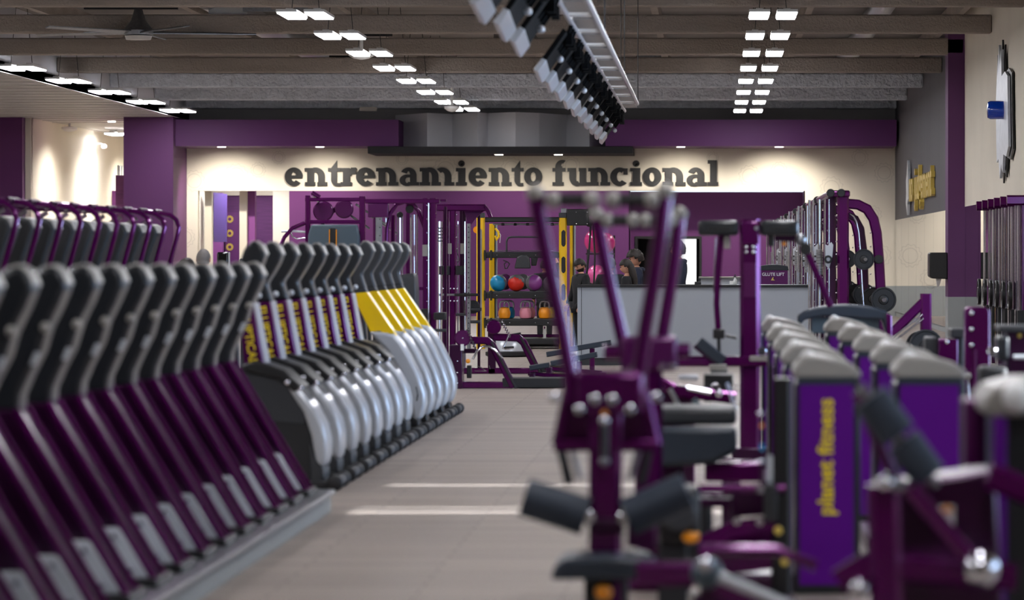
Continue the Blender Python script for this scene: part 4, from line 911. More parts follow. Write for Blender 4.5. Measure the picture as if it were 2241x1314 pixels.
# ladder-like chrome adjuster and low bars under it
k = K('leg_curl_machine', 'low purple machine with chrome ladder adjuster and blue-lit tube', 'gym machine', 23.5, 1560); fl = floory(23.5)
for a, c in (((1588, 838), (1606, 896)), ((1592, 836), (1612, 896))): k.tube('ladder_rail', 'chrome', [a, c], 3, -.1)
for i in range(5): k.tube('ladder_rung', 'chrome', [(1594+i*3.5, 844+i*10), (1618, 844+i*10)], 3.5, -.1)
k.tube('push_tube', 'chrome', [(1504, 848), (1556, 858)], 12, -.15); k.ball('tube_end', 'chrome', 1573, 860, 9, -.15); k.box('shelf_block', 'silver', 1484, 820, 1528, 832, -.1, .1, .01)
k.sq('arm', 'purple', [(1432, 830), (1480, 856), (1610, 872)], 26, .1); k.box('body', 'black', 1540, 820, 1605, 880, 0, .3); k.box('lower_body', 'purple_dark', 1430, 850, 1520, fl, 0, .3); k.tube('strut', 'steel', [(1466, 850), (1486, 888)], 12, -.1); k.tube('strut', 'pad_grey', [(1518, 872), (1532, 892)], 14, -.1); k.cyl('weight_boss', 'chrome', 1566, 846, 9, .04, -.15)
k.box('base', 'purple_dark', 1430, fl-20, 1620, fl, -.2, .4)
k = K('padded_bench', 'wide bench with two thick dark grey pads, right of the large press', 'bench', 20, 1520); fl = floory(20)
k.box('upper_pad', 'charcoal', 1410, 893, 1612, 930, -.05, .55, .025); k.poly('lower_pad', 'pad', [(1410, 932), (1612, 932), (1614, 985), (1560, 1012), (1440, 1020), (1410, 1018)], -.2, .0, .03)
k.sq('support', 'purple_dark', [(1470, 1015), (1470, fl)], 50, .15); k.box('side_block', 'purple', 1542, 1012, 1668, 1052, -.1, .25, .012); k.sq('foot', 'purple_dark', [(1400, fl-15), (1640, fl-15)], 30, .12); k.sq('support', 'purple_dark', [(1600, 1050), (1600, fl)], 40, .12)
# low seated row frame in front of the shrouds
k = K('seated_row_machine', 'low purple tube frame with black mast before the lettered shroud', 'gym machine', 16.3, 1640); fl = floory(16.3)
for y, w in ((1070, 20), (1210, 22)): k.tube('frame_tube', 'purple', [(1528, y), (1720, y)], w)
k.sq('diagonal', 'purple', [(1530, 1200), (1600, 1165), (1700, 1150)], 42, .08, .05); k.tube('frame_tube', 'plum', [(1532, 1190), (1700, 1190)], 10, -.1)
for x, y in ((1664, 1070), (1668, 1192), (1612, 1138), (1662, 1140)): k.cyl('bolt', 'chrome', x, y, 9, .03, -.08)
m = k.sq('mast', 'black', [(1712, 830), (1712, fl)], 44, .14, .15); k.sq('mast_strip', 'foot_grey', [(1686, 1000), (1686, 1060)], 12, .02, .1, par=m); k.sq('mast_edge', 'purple_dark', [(1693, 800), (1693, 1000)], 8, .03, .1, par=m)
k.box('side_cover', 'rubber', 1672, 1060, 1700, 1140, -.1, .1); k.cyl('gold_knob', 'gold', 1702, 1158, 9, .04, -.1); k.cyl('gold_knob', 'gold', 1716, 1226, 9, .04, -.1)
k.box('label_dot', 'orange', 1663, 926, 1671, 934, -.1, -.09, 0); k.box('label_dot', 'ball_blue', 1663, 970, 1671, 984, -.1, -.09, 0); k.ball('bolt', 'chrome', 1662, 904, 6, -.09); k.ball('bolt', 'chrome', 1664, 1008, 7, -.09); k.sq('cross', 'purple_dark', [(1530, 1110), (1700, 1110)], 20, .06, .3); k.sq('sensor_post', 'purple_dark', [(1667, 900), (1667, 1070)], 10, .04, -.06)
k.sq('floor_beam', 'purple_dark', [(1520, fl-14), (1740, fl-14)], 28, .12)
k.poly('frame_plate', 'purple', [(1545, 1180), (1700, 1160), (1700, 1250), (1600, 1262), (1545, 1230)], .1, .16, .01)
k.box('rear_housing', 'rubber', 1440, 1110, 1560, 1290, .5, .8, .02)
k.poly('frame_plate', 'purple_dark', [(1600, 1085), (1700, 1080), (1700, 1135), (1600, 1140)], .2, .26, .01)
k.box('seat_base', 'purple_dark', 1570, 1262, 1700, fl, .1, .5, .02)

# weight stack shrouds in two rows
def shroud(x0, x1, D, label, text=None):
    v = V(D); z = 1.0; r = thing('weight_stack_shroud', label, 'gym machine', ((x0+x1)/2, D, 0), 'weight stack shrouds'); c = (x0+x1)/2
    b = MB(); b.prism([(x0-.02, 0), (x1+.03, 0), (x1+.03, .93), (x1+.0, .975), (x0+.02, .975), (x0-.02, .93)], D, D+.42); b.done('case', 'housing', r, bevel=.012)
    b = MB(); b.prism([(x0, .04), (x1, .04), (x1, .965), (x0, .965)], D-.012, D+.01); f = b.done('face_panel', 'purple_face', r, bevel=.004)
    b = MB()
    for zz, hx, y0, y1 in ((.975, 0, -.015, .44),):
        b.prism([(x0-.028, .955), (x1+.034, .955), (x1+.03, .99), (x1-.01, 1.02), (c+.04, 1.045), (c-.05, 1.062), (x0+.02, 1.05), (x0-.026, 1.0)], D-.02, D+.43)
    cp = b.done('cap', 'cap_grey', r, bevel=.02)
    b = MB(); b.ball((x0+.04, D+.08, 1.045), .034, 14, 10); b.done('cap_highlight', 'white', cp)  # white ball stands in for the highlight on the cap
    b = MB(); b.prism([(x0-.01, .93), (x1+.01, .93), (x1+.01, .962), (x0-.01, .962)], D-.016, D+.0); b.done('seam', 'pad', f)
    b = MB(); b.box((x0-.05, D+.05, 0), (x1+.05, D+1.3, .08)); b.done('base_frame', 'purple_dark', r, bevel=.01)
    if text:
        q = v(1808, 1000, -.016); M = Matrix.Translation((q.x, D-.016, q.z))@Matrix.Rotation(PI/2, 4, 'X')@Matrix.Rotation(PI/2, 4, 'Z')
        b = MB(); b.text(text, .098, M, .002); b.done('lettering', 'yellow_text', f, smooth=0)
    return r
s1 = shroud(.392, .634, 17, 'purple shroud with grey cap and vertical yellow lettering, nearest in the left row', 'planet fitness')
s2 = shroud(.838, 1.10, 17, 'plain purple shroud with grey cap right of the lettered one, nearest in the right row')
for i, D in enumerate((19.2, 21.6, 24.2, 27.2)): dup(s2, (.513, D, 0), 'grey-capped purple shroud in the left row, %s from the lettered one' % ORD[i+1].replace('second', 'first').replace('third', 'second').replace('fourth', 'third').replace('fifth', 'fourth'))
for i, D in enumerate((19.2, 21.6, 24.2, 27.2)): dup(s2, (.969, D, 0), 'grey-capped purple shroud in the right row, %s behind the nearest' % ['first', 'second', 'third', 'fourth'][i])
# arched back rest behind the shrouds
k = K('arched_machine', 'wide dark arched panel with purple edge behind the grey caps', 'gym machine', 31, 1850); fl = floory(31)
A = [(1745+205*i/14, 690-24*math.sin(PI*min(1, max(0, i/14)))**.6) for i in range(15)]
k.poly('arch', 'pad', A+[(1950, 730), (1938, 730), (1930, 700), (1800, 692), (1760, 700), (1745, 720)], -.1, .15, .02); k.box('screen', 'pad_grey', 1775, 694, 1925, 730, 0, .05); k.poly('edge', 'purple', [(1938, 684), (1950, 690), (1952, 800), (1940, 800)], -.12, .2, .01)
k.sq('post', 'purple_dark', [(1850, 728), (1850, fl)], 40, .2); k.box('base', 'purple_dark', 1780, fl-14, 1930, fl, -.4, .4)
# upright slab machine at right
k = K('purple_upright_machine', 'flat purple upright with rounded top between the shrouds and the right edge', 'gym machine', 26, 2138); fl = floory(26)
k.poly('slab', 'purple', [(2110, fl), (2110, 680), (2116, 672), (2158, 672), (2164, 682), (2164, fl)], -.08, .1, .012)
for y in (685, 720, 755): k.ball('bolt', 'chrome', 2124, y, 6, -.09)
k.tube('edge_rod', 'plum', [(2131, 765), (2131, 880)], 8, -.1); k.tube('side_rod', 'chrome', [(2116, 830), (2120, 900), (2132, 920)], 5, -.12); k.ball('knob', 'cap_grey', 2116, 822, 8, -.12); k.box('base', 'purple_dark', 2090, fl-20, 2190, fl, -.3, .3)
k = K('low_shroud_machine', 'short purple and charcoal machine housing left of the flat purple upright', 'gym machine', 28, 2070); fl = floory(28)
k.box('purple_block', 'purple', 2052, 742, 2094, fl, -.1, .1); k.ball('knob', 'chrome', 2070, 748, 5, -.11); k.box('grey_block', 'charcoal', 2025, 738, 2054, fl, 0, .3, .02); k.box('side_block', 'charcoal', 2094, 722, 2112, fl, .1, .4, .02)
k.box('hood', 'charcoal', 2082, 720, 2112, 740, 0, .4, .01)
k = K('edge_machine', 'purple machine with black side pad at the right picture edge', 'gym machine', 22, 2220); fl = floory(22)
k.box('block', 'purple_dark', 2204, 724, 2300, 860, 0, .3, .02); k.box('pad', 'housing', 2180, 735, 2206, 790, -.1, .15, .02); k.box('cap', 'charcoal', 2186, 712, 2300, 728, -.05, .35, .012); k.ball('sticker', 'gold', 2231, 735, 5, -.01); k.tube('bar', 'foot_grey', [(2215, 781), (2290, 781)], 10, -.1)
k.box('lower', 'rubber', 2140, 800, 2200, 860, -.2, .1, .03); k.box('stand', 'purple_dark', 2190, 850, 2300, fl, 0, .3); k.cyl('hub', 'chrome', 2168, 768, 10, .05, -.1)
# nearest shroud cut by the right edge
k = K('near_edge_shroud', 'big grey-capped machine housing cut off by the right picture edge', 'gym machine', 13, 2230); fl = floory(13)
k.poly('cap', 'cap_grey', [(2142, 905), (2146, 868), (2165, 845), (2230, 828), (2420, 826), (2420, 900), (2180, 908)], -.2, .4, .02); k.ball('cap_highlight', 'white', 2216, 866, 34, -.22); k.box('body', 'housing', 2176, 900, 2420, fl, -.15, .4, .02); k.box('face', 'purple_face', 2166, 905, 2194, fl, -.19, -.1, .01); k.box('inner', 'plum', 2120, 880, 2168, fl, .2, .45, .01)  # white ball on the cap stands in for its bright highlight
# leg machine with foam rollers in the lower right corner
k = K('leg_extension_machine', 'near purple machine with two tilted dark blue foam rollers, lower right corner', 'gym machine', 12.2, 2050); fl = floory(12.2)
k.tube('foam_roller', 'foam', [(1900, 868), (1962, 950)], 84, -.1, n=28); k.tube('foam_roller', 'foam', [(1972, 962), (2030, 1040)], 80, -.1, n=28); k.tube('roller_core', 'steel', [(1880, 842), (2046, 1062)], 20, -.1)
k.poly('body', 'purple_dark', [(1915, 1068), (2185, 1030), (2200, 1330), (2200, 1420), (1925, 1420)], .1, .4, .02); k.sq('front_post', 'purple', [(1930, 1060), (1940, 1420)], 70, .14, -.05)
k.tube('diagonal', 'purple', [(1985, 1060), (2060, 1150), (2135, 1232)], 40, -.15); k.ball('end_cap', 'chrome', 2136, 1236, 42, -.2); k.ball('hinge_cap', 'chrome', 1934, 1050, 20, -.16); k.ball('hinge_cap', 'steel', 1962, 1056, 17, -.14); k.sq('pad_arm', 'plum', [(1880, 860), (1960, 1060)], 30, .05, .06)
st = k.box('sticker', 'white', 2060, 1112, 2092, 1162, .09, .1, 0); k.poly('warning_mark', 'orange', [(2064, 1124), (2076, 1108), (2090, 1124)], .08, .09, 0, st)
k.sq('lower_bar', 'purple', [(1835, 1275), (1900, 1235), (2220, 1260)], 60, .1, -.05); k.ball('chrome_cap', 'chrome', 1876, 1282, 24, -.12); k.sq('right_bar', 'purple', [(2160, 1040), (2260, 1080)], 60, .1); k.box('base', 'purple_dark', 1880, fl-60, 2260, fl, -.3, .6, .02); k.box('stand', 'purple_dark', 1925, 1400, 2200, fl, .1, .4)
# low lever across the bottom
k = K('row_lever_machine', 'low purple beam with grey ball joint and bright slanted tube at the bottom edge', 'gym machine', 13.2, 1560); fl = floory(13.2)
k.sq('beam', 'purple', [(1392, 1262), (1555, 1262)], 54, .1, .1); k.ball('ball_joint', 'pad_grey', 1548, 1254, 36, 0); k.ball('joint_cap', 'chrome', 1545, 1230, 18, -.1); k.sq('joint_post', 'purple_dark', [(1548, 1270), (1548, fl)], 34, .08, .1)
k.tube('slanted_tube', 'silver', [(1572, 1258), (1660, 1294), (1800, 1352)], 26, -.1); k.sq('side_beam', 'purple', [(1560, 1290), (1800, 1390)], 40, .1, .1); k.tube('upper_tube', 'purple', [(1560, 1215), (1700, 1215), (1790, 1250)], 24, .2); k.sq('foot', 'purple_dark', [(1440, fl-30), (1900, fl-30)], 60, .12)

# ================================================================== OVERHEAD: row of screens on a truss
r = thing('lighting_truss', 'aluminium ladder truss hanging over the aisle above the row of screens', 'truss', (-1.08, 40, 3.5))
for x in (-1.19, -.965):
    b = MB(); b.tube([(x, 24, 3.5), (x, 53 if x < -1 else 50.5, 3.5)], .026, 12); b.done('rail', 'silver', r)
b = MB(); b.tube([(-1.19, 24, 3.5), (-1.19, 53, 3.5)], .018, 8); b.done('rail_lower', 'silver', r) if 0 else None
for i in range(12):
    b = MB(); b.sq([(-1.17, 25+i*2.25, 3.5), (-.98, 25+i*2.25, 3.5)], .03, .3); b.done('rung', 'white', r)
    b = MB(); b.box((-1.16, 25.5+i*2.25, 3.49), (-.99, 26.9+i*2.25, 3.5)); b.done('infill_panel', 'steel', r)
for i in range(4):
    b = MB(); b.tube([(-1.19, 27+i*8, 3.5), (-1.19, 27+i*8, 5.15)], .006, 6); b.tube([(-.965, 27+i*8, 3.5), (-.965, 27+i*8, 5.15)], .006, 6); b.done('hanging_wire', 'black', r)
def make_tv():
    t = thing('hanging_screen', '', 'screen', (-1.33, 0, 3.3), 'screens hanging in a row over the aisle')
    rot = Matrix.Rotation(math.radians(1.6), 3, 'Z')
    def q(x, y, z): return rot@Vector((x, y, 0))*1+Vector((-1.33, 0, z))
    # slanted slab: upper edge near the truss, lower edge further left
    up = (.08, .1); lo = (-.13, -.20)
    def slab(a, c, t0, t1, y0, y1):
        n = Vector((.83, -.55))*1
        vs = []
        for y in (y0, y1):
            for (px, pz), tt in ((a, t0), (c, t0), (c, t1), (a, t1)): vs.append(q(px+n.x*tt, y, 3.3+pz+n.y*tt))
        return vs, [(0,1,2,3), (7,6,5,4), (0,4,5,1), (1,5,6,2), (2,6,7,3), (3,7,4,0)]
    b = MB(); b.add(*slab(up, lo, -.02, .02, -.98, .98)); b.done('panel', 'matt_black', t, bevel=.006)
    b = MB(); b.add(*slab((-.09, -.15), (-.165, -.25), -.025, .025, -1.02, 1.02)); b.done('lower_bezel', 'silver', t, bevel=.01)
    for y in (-.4, .1, .45):
        b = MB(); b.tube([(-1.19, y, 3.47), (-1.2, y, 3.44), (-1.24, y, 3.36), (-1.31, y, 3.26)], .018, 8); b.box((-1.24, y-.05, 3.3), (-1.18, y+.05, 3.4)); b.done('bracket', 'matt_black', t)
    b = MB(); b.ball((-1.30, 0, 3.2), .03, 10, 8); b.done('logo_button', 'silver', t)
    return t
tv = make_tv()
Ds = [24.6, 26.7, 28.8]+[33.2+2.1*i for i in range(10)]
for i, D in enumerate(Ds):
    lab = 'silver-edged screen hanging from the truss, %s' % ('nearest to the camera' if i == 0 else ORD[i]+' counted from the camera')
    if i == 0: tv.location = (-1.33, D, 3.3); tv['label'] = lab
    else: dup(tv, (-1.33 if D > 31 else -1.30, D, 3.3), lab)

# ceiling fan, access points, sensors, camera, vent
v = V(62); c = v(303, 72)
t = thing('ceiling_fan', 'large grey ceiling fan with long blades at the upper left', 'ceiling fan', tuple(c))
b = MB(); b.lathe([(.03, 1.5), (.03, .45), (.06, .4), (.12, .2), (.24, .04), (.24, -.03), (.2, -.05)], c, 'Z', 24); b.done('hub', 'steel', t)
b = MB(); b.lathe([(.22, -.05), (.2, -.11), (.0, -.12)], c, 'Z', 24); b.done('lower_cap', 'deck_white', t)
for i in range(5):
    a = math.radians(14+72*i); d = Vector((math.cos(a), math.sin(a), 0)); n = Vector((-d.y, d.x, .25)).normalized()
    b = MB(); p0, p1 = c+d*.2, c+d*1.9; b.add([p0-n*.08, p0+n*.08, p1+n*.05, p1-n*.05]+[q+Vector((0, 0, .02)) for q in (p0-n*.08, p0+n*.08, p1+n*.05, p1-n*.05)], [(0,1,2,3), (7,6,5,4), (0,4,5,1), (1,5,6,2), (2,6,7,3), (3,7,4,0)]); b.done('blade', 'steel', t, bevel=.004)
def ap(x, y, D, r, h, label, name='access_point'):
    v = V(D); c = v(x, y); t = thing(name, label, 'ceiling device', tuple(c))
    b = MB(); b.lathe([(.02, -.07), (r*.6, -.05), (r, 0), (r, .05), (r*.5, .07)], c, 'Z', 20); b.done('body', 'white', t); b = MB(); b.tube([c+Vector((0, 0, .05)), c+Vector((0, 0, h))], .03, 8); b.done('rod', 'white', t)
ap(791, 122, 66, .22, .7, 'white round access point on a rod before the middle lights'); ap(989, 238, 82.55, .16, .5, 'small white access point near the far end of the middle lights')
ap(152, 283, 97, .2, .5, 'white device on a rod hanging in the left side room', 'ceiling_sensor'); ap(245, 283, 108, .16, .35, 'small white device on a rod deep in the left side room', 'ceiling_sensor')
for x, y, D, lab in ((806, 240, 92, 'small grey box with cables under the ceiling above the left soffit'), (1350, 228, 92, 'small pale camera under the ceiling right of the dark panels')):
    v = V(D); c = v(x, y); b = MB(); b.box((c.x-.2, D-.1, c.z-.03), (c.x+.2, D+.1, c.z+.06)); tag(b.done('ceiling_box', 'cap_grey', off=tuple(c)), lab, 'ceiling device')
x = XL; D = 103; z = V(D)(0, 319).z
t = thing('security_camera', 'white security camera on the left side room wall', 'camera', (x, D, z)); b = MB(); b.tube([(x, D, z+.05), (x+.15, D, z+.05), (x+.2, D, z)], .025, 8); b.done('arm', 'white', t); b = MB(); b.lathe([(.05, -.12), (.07, -.1), (.07, .1), (.05, .12)], (x+.22, D, z-.02), 'Y', 14); b.done('body', 'white', t)
D = 108; z = V(D)(0, 377).z; b = MB(); b.box((x, D-1.2, z-.17), (x+.03, D+1.2, z+.17)); t = thing('wall_vent', 'slatted grey vent grille on the left side room wall', 'vent', (x, D, z)); b.done('frame', 'steel', t)
for i in range(6): b = MB(); b.box((x+.03, D-1.1+.4*i, z-.15), (x+.05, D-.85+.4*i, z+.15)); b.done('slat', 'deck_white', t)

# mirrored screen on an arm, built as a solid object
v = V(98); t = thing('wall_screen', 'tall purple display with black side on an arm, seen in the left mirror', 'screen', tuple(v(482, 475)))
b = MB(); b.add([v(472, 422, -.4), v(494, 425, .1), v(494, 530, .1), v(472, 530, -.4), v(474, 422, -.25), v(495, 425, .2), v(495, 530, .2), v(474, 530, -.25)], [(0,1,2,3), (7,6,5,4), (0,4,5,1), (1,5,6,2), (2,6,7,3), (3,7,4,0)]); b.done('display', 'screen_purple', t, smooth=0)
b = MB(); b.box(v(463, 427, -.35), v(472, 526, -.1)); b.done('housing', 'black', t, smooth=0)

# signs on the right wall
r = thing('slate_wall_sign', 'grey and gold lettering standing off the slate field of the right wall', 'sign', (XR-.06, 81, 3.0))
M = Matrix.Translation((XR-.05, 82.2, 3.05))@Matrix.Rotation(-PI/2, 4, 'Z')@Matrix.Rotation(PI/2, 4, 'X')@Matrix.Diagonal((2.35, 1.55, 1, 1))
b = MB(); b.text('no', .66, M@Matrix.Translation((-1.6, 0, 0)), .04); b.done('gold_word', 'gold', r, smooth=0)
b = MB(); b.text('judgement', .66, M@Matrix.Translation((.42, 0, 0)), .04); b.done('gold_word', 'gold', r, smooth=0)
v = V(87.5); P = [(0, .9), (.25, 1.5), (.5, .8), (.9, .4), (.8, -.3), (1.0, -.8), (.6, -1.2), (.35, -1.5), (.2, -.9), (-.2, -.6), (-.1, .2)]
b = MB(); n = len(P); vs = [(XR-.09, 87.2+a*.9, 3.05+c*.42*1.6*.62) for a, c in P]+[(XR-.03, 87.2+a*.9, 3.05+c*.42*1.6*.62) for a, c in P]
b.add(vs, [tuple(range(n)), tuple(reversed(range(n, 2*n)))]+[(i, i+n, (i+1) % n+n, (i+1) % n) for i in range(n)]); b.done('grey_symbol', 'foot_grey', r, smooth=0)
r = thing('alarm_sign', 'jagged grey wall sign with black slab as its shadow and blue beacon, upper right', 'sign', (XR-.06, 58.5, 3.6))
def slabx(P, x0, x1, name, m):
    n = len(P); b = MB(); b.add([(x0, y, z) for y, z in P]+[(x1, y, z) for y, z in P], [tuple(range(n)), tuple(reversed(range(n, 2*n)))]+[(i, i+n, (i+1) % n+n, (i+1) % n) for i in range(n)]); return b.done(name, m, r, smooth=0)
J = [(60.1, 3.2), (60.2, 3.9), (60.0, 4.3), (59.8, 4.7), (59.75, 4.35), (59.5, 4.85), (59.3, 4.5), (59.0, 4.75), (58.9, 4.3), (58.2, 4.35), (57.6, 4.25), (57.5, 3.6), (57.4, 3.1), (57.9, 2.95), (58.5, 3.0), (58.7, 2.7), (59.0, 2.85), (59.3, 2.62), (59.6, 2.95), (60.0, 2.9)]
slabx(J, XR-.02, XR-.05, 'sign_shadow', 'black'); slabx([(58.6+(y-58.6)*.9+.1, 3.7+(z-3.7)*.93) for y, z in J], XR-.1, XR-.06, 'grey_face', 'foot_grey')  # black slab stands in for the shadow around the grey face
zb = V(58.6)(0, 241).z; b = MB(); b.lathe([(.14, 0), (.14, -.2), (.12, -.24), (.0, -.25)], (XR-.1, 58.6, zb), 'X', 24); b.done('beacon', 'glass_blue', r)
for dz, l in ((.35, 'ALARM'), (-.35, 'NO LUNKS')): pass
# exit sign over the door
v = V(DB+1.55); c = v(1465, 512); t = thing('exit_sign', 'small green emergency exit sign above the door', 'sign', tuple(c))
b = MB(); b.box(v(1453, 505, 0), v(1477, 519, -.02)); b.done('plate', 'void', t)
M = Matrix.Translation(v(1465, 509, -.03))@Matrix.Rotation(PI/2, 4, 'X'); b = MB(); b.text('SALIDA DE', .06, M, .001); M = Matrix.Translation(v(1465, 515, -.03))@Matrix.Rotation(PI/2, 4, 'X'); b.text('EMERGENCIA', .05, M, .001); b.done('lettering', 'green_sign', t, smooth=0)

# ================================================================== PEOPLE
def skin_mesh(pts, edges, rads, root, lv=2):
    me = bpy.data.meshes.new('s'); me.from_pydata([tuple(p) for p in pts], edges, []); o = bpy.data.objects.new('s', me); COL.objects.link(o)
    o.modifiers.new('k', 'SKIN'); sv = me.skin_vertices[0].data
    for i, rr in enumerate(rads): sv[i].radius = (rr if hasattr(rr, '__len__') else (rr, rr)); sv[i].use_root = (i == root)
    s = o.modifiers.new('s', 'SUBSURF'); s.levels = lv; s.render_levels = lv
    bpy.context.view_layer.update(); dg = bpy.context.evaluated_depsgraph_get(); e = bpy.data.meshes.new_from_object(o.evaluated_get(dg), depsgraph=dg)
    vs = [v.co.copy() for v in e.vertices]; fs = [tuple(p.vertices) for p in e.polygons]
    bpy.data.objects.remove(o); bpy.data.meshes.remove(me); bpy.data.meshes.remove(e); return vs, fs
def person(label, x, ytop, D, face, hair='short', top='navy', armup=None, beard=False, hcol='hair', tilt=0.0, print_txt=None, hood=True, name='person'):
    v = V(D); H = v(x, ytop).z; s = H/1.75; P0 = Vector((v(x, 0).x, D, 0))
    t = thing(name, label, 'person', tuple(P0)); Rz = Matrix.Rotation(math.radians(face), 4, 'Z')   # face 0 looks at the camera (-Y)
    def T(p): return P0+Rz@(Vector(p)*s)
    # joints, facing -Y
    J = dict(pel=(0, 0, .95), sp=(0, -.01, 1.12), ch=(0, 0, 1.32), nk=(0, .01, 1.47), nh=(0, 0, 1.54))
    for sd, q in (('l', 1), ('r', -1)):
        J.update({sd+'sh': (q*.19, 0, 1.41), sd+'el': (q*.26, -.02, 1.13), sd+'wr': (q*.25, -.14, .92), sd+'hd': (q*.245, -.17, .86), sd+'hp': (q*.09, 0, .9), sd+'kn': (q*.1, -.03, .49), sd+'an': (q*.1, .01, .09), sd+'to': (q*.12, -.16, .04)})
    if armup:
        q = 1 if armup == 'l' else -1
        J[armup+'el'] = (q*.33, -.1, 1.48); J[armup+'wr'] = (q*.24, -.2, 1.70); J[armup+'hd'] = (q*.22, -.22, 1.77)
    names = list(J); idx = {n: i for i, n in enumerate(names)}
    rad = dict(pel=(.15, .11), sp=(.135, .1), ch=(.155, .11), nk=.058, nh=.052)
    for sd in 'lr': rad.update({sd+'sh': .06, sd+'el': .042, sd+'wr': .028, sd+'hd': (.036, .02), sd+'hp': .088, sd+'kn': .055, sd+'an': .042, sd+'to': .035})
    E = [('pel', 'sp'), ('sp', 'ch'), ('ch', 'nk'), ('nk', 'nh')]
    for sd in 'lr': E += [('ch', sd+'sh'), (sd+'sh', sd+'el'), (sd+'el', sd+'wr'), (sd+'wr', sd+'hd'), ('pel', sd+'hp'), (sd+'hp', sd+'kn'), (sd+'kn', sd+'an'), (sd+'an', sd+'to')]
    pts = [J[n] for n in names]; ed = [(idx[a], idx[c]) for a, c in E]
    for sd, q in (('l', 1), ('r', -1)):         # five fingers of different length and bend
        h = Vector(J[sd+'hd']); w = Vector(J[sd+'wr']); d = (h-w).normalized(); a = Vector((0, 1, 0)).cross(d); a = a.normalized() if a.length > .1 else Vector((1, 0, 0))
        sid = d.cross(Vector((q, 0, 0))).normalized()
        for f, (of, l) in enumerate(((-.024, .062), (-.008, .075), (.009, .07), (.024, .055))):
            b0 = h+sid*of; m = b0+d*l*.55; e = m+(d*.8+Vector((-q*.5, 0, 0))).normalized()*l*.5
            n0 = len(pts); pts += [tuple(b0+d*.015), tuple(m), tuple(e)]; names += ['f']*3; ed += [(idx[sd+'hd'], n0), (n0, n0+1), (n0+1, n0+2)]; rad_f = [.0095, .0085, .0075]
            for z in rad_f: rad.setdefault('_l', []).append(z)
        b0 = w.lerp(h, .55)-sid*.02; n0 = len(pts); pts += [tuple(b0-sid*.018+d*.01), tuple(b0-sid*.034+d*.04)]; names += ['f']*2; ed += [(idx[sd+'wr'], n0), (n0, n0+1)]; rad['_l'] += [.011, .009]
    fl_ = iter(rad['_l']); R_ = [next(fl_) if n == 'f' else rad[n] for n in names]
    sc = lambda r: tuple(c*s for c in r) if hasattr(r, '__len__') else r*s
    W = [T(p) for p in pts]
    vs, fs = skin_mesh(W, ed, [sc(r) for r in R_], 0)
    b = MB(); b.add(vs, fs)
    # head: shaped sphere with nose, ears, eye sockets, chin
    hc = Vector((0, -.012, 1.635)); Rt = Matrix.Rotation(math.radians(tilt), 4, 'X')
    def HT(p): return T(hc+(Rt@Vector(p))*1.1)
    hv = MB(); hv.ball((0, 0, 0), (.074, .092, .112), 28, 20); out = []
    for p in hv.v:
        X, Y, Z = p
        if Z < -.02: k = 1+(Z+.02)*2.6; X *= max(.55, k); 
        if Z < -.03 and Y < 0: Y *= .98
        if Y < -.05 and abs(Z-.004) < .018 and .014 < abs(X) < .045: Y += .009
        if Y < 0 and abs(X) < .02 and -.045 < Z < .01: Y -= .016*(1-abs(X)/.02)*(1-(Z+.045)/.06 if Z > -.04 else .3)
        if Y < -.04 and abs(Z+.062) < .012 and abs(X) < .028: Y -= .005
        out.append(HT((X, Y, Z)))
    b.add(out, hv.f)
    for q in (1, -1):
        ev = MB(); ev.ball((q*.076, .01, -.005), (.01, .018, .03), 10, 8); b.add([HT(p) for p in ev.v], ev.f)
    nv = MB(); nv.add([(-.014, -.086, -.03), (.014, -.086, -.03), (0, -.112, -.026), (0, -.088, .014)], [(0, 1, 2), (0, 2, 3), (1, 3, 2), (0, 3, 1)]); b.add([HT(p) for p in nv.v], nv.f)
    body = b.done('body', 'skin', t, smooth=180)
    b = MB()
    for q in (1, -1):
        ev = MB(); ev.ball((q*.03, -.083, .006), .0085, 8, 6); b.add([HT(p) for p in ev.v], ev.f)
        bv = MB(); bv.box((q*.03-.017, -.094, .022), (q*.03+.017, -.08, .029)); b.add([HT(p) for p in bv.v], bv.f)
    mv = MB(); mv.box((-.024, -.09, -.066), (.024, -.08, -.061)); b.add([HT(p) for p in mv.v], mv.f)
    b.done('eyes_and_brows', 'hair', body, smooth=0)
    # hair
    hb = MB(); hv = MB(); big = {'short': .008, 'curly': .03, 'long': .014, 'shaved': .003}[hair]
    hv.ball((0, 0, 0), (.074+big, .092+big, .112+big), 32, 22); keep = []
    rnd = random.Random(len(label))
    vv = []
    for p in hv.v:
        j = (rnd.random()-.5)*(.022 if hair == 'curly' else .004); n = Vector(p).normalized(); vv.append(tuple(Vector(p)+n*j))
    for f in hv.f:
        c = Vector((0, 0, 0))
        for i in f: c += Vector(hv.v[i])
        c /= len(f); lim = .035 if c.y < -.02 else (-.005 if c.y < .03 else -.05)
        if c.z > lim: keep.append(f)
    hb.add([HT(p) for p in vv], keep)
    if hair == 'long':
        lv = MB(); lv.sweep([(0, .03, .06), (0, .07, 0), (0, .085, -.1), (0, .09, -.22), (0, .085, -.33)], [(.085*math.cos(2*PI*i/16), .05*math.sin(2*PI*i/16)) for i in range(16)], [.8, 1, 1.05, 1.0, .7])
        hb.add([HT(p) for p in lv.v], lv.f)
    ho = hb.done('hair', hcol, t, smooth=60); m = ho.modifiers.new('solid', 'SOLIDIFY'); m.thickness = .006; m.offset = 1
    if beard:
        q = MB(); hv2 = MB(); hv2.ball((0, 0, 0), (.079, .097, .118), 28, 20); kp = []
        for f in hv2.f:
            c = Vector((0, 0, 0))
            for i in f: c += Vector(hv2.v[i])
            c /= len(f)
            if c.z < -.035 and c.y < .01: kp.append(f)
        q.add([HT((p[0]*max(.6, 1+(p[2]+.02)*2.4) if p[2] < -.02 else p[0], p[1], p[2])) for p in hv2.v], kp); q.done('beard', 'hair', t)
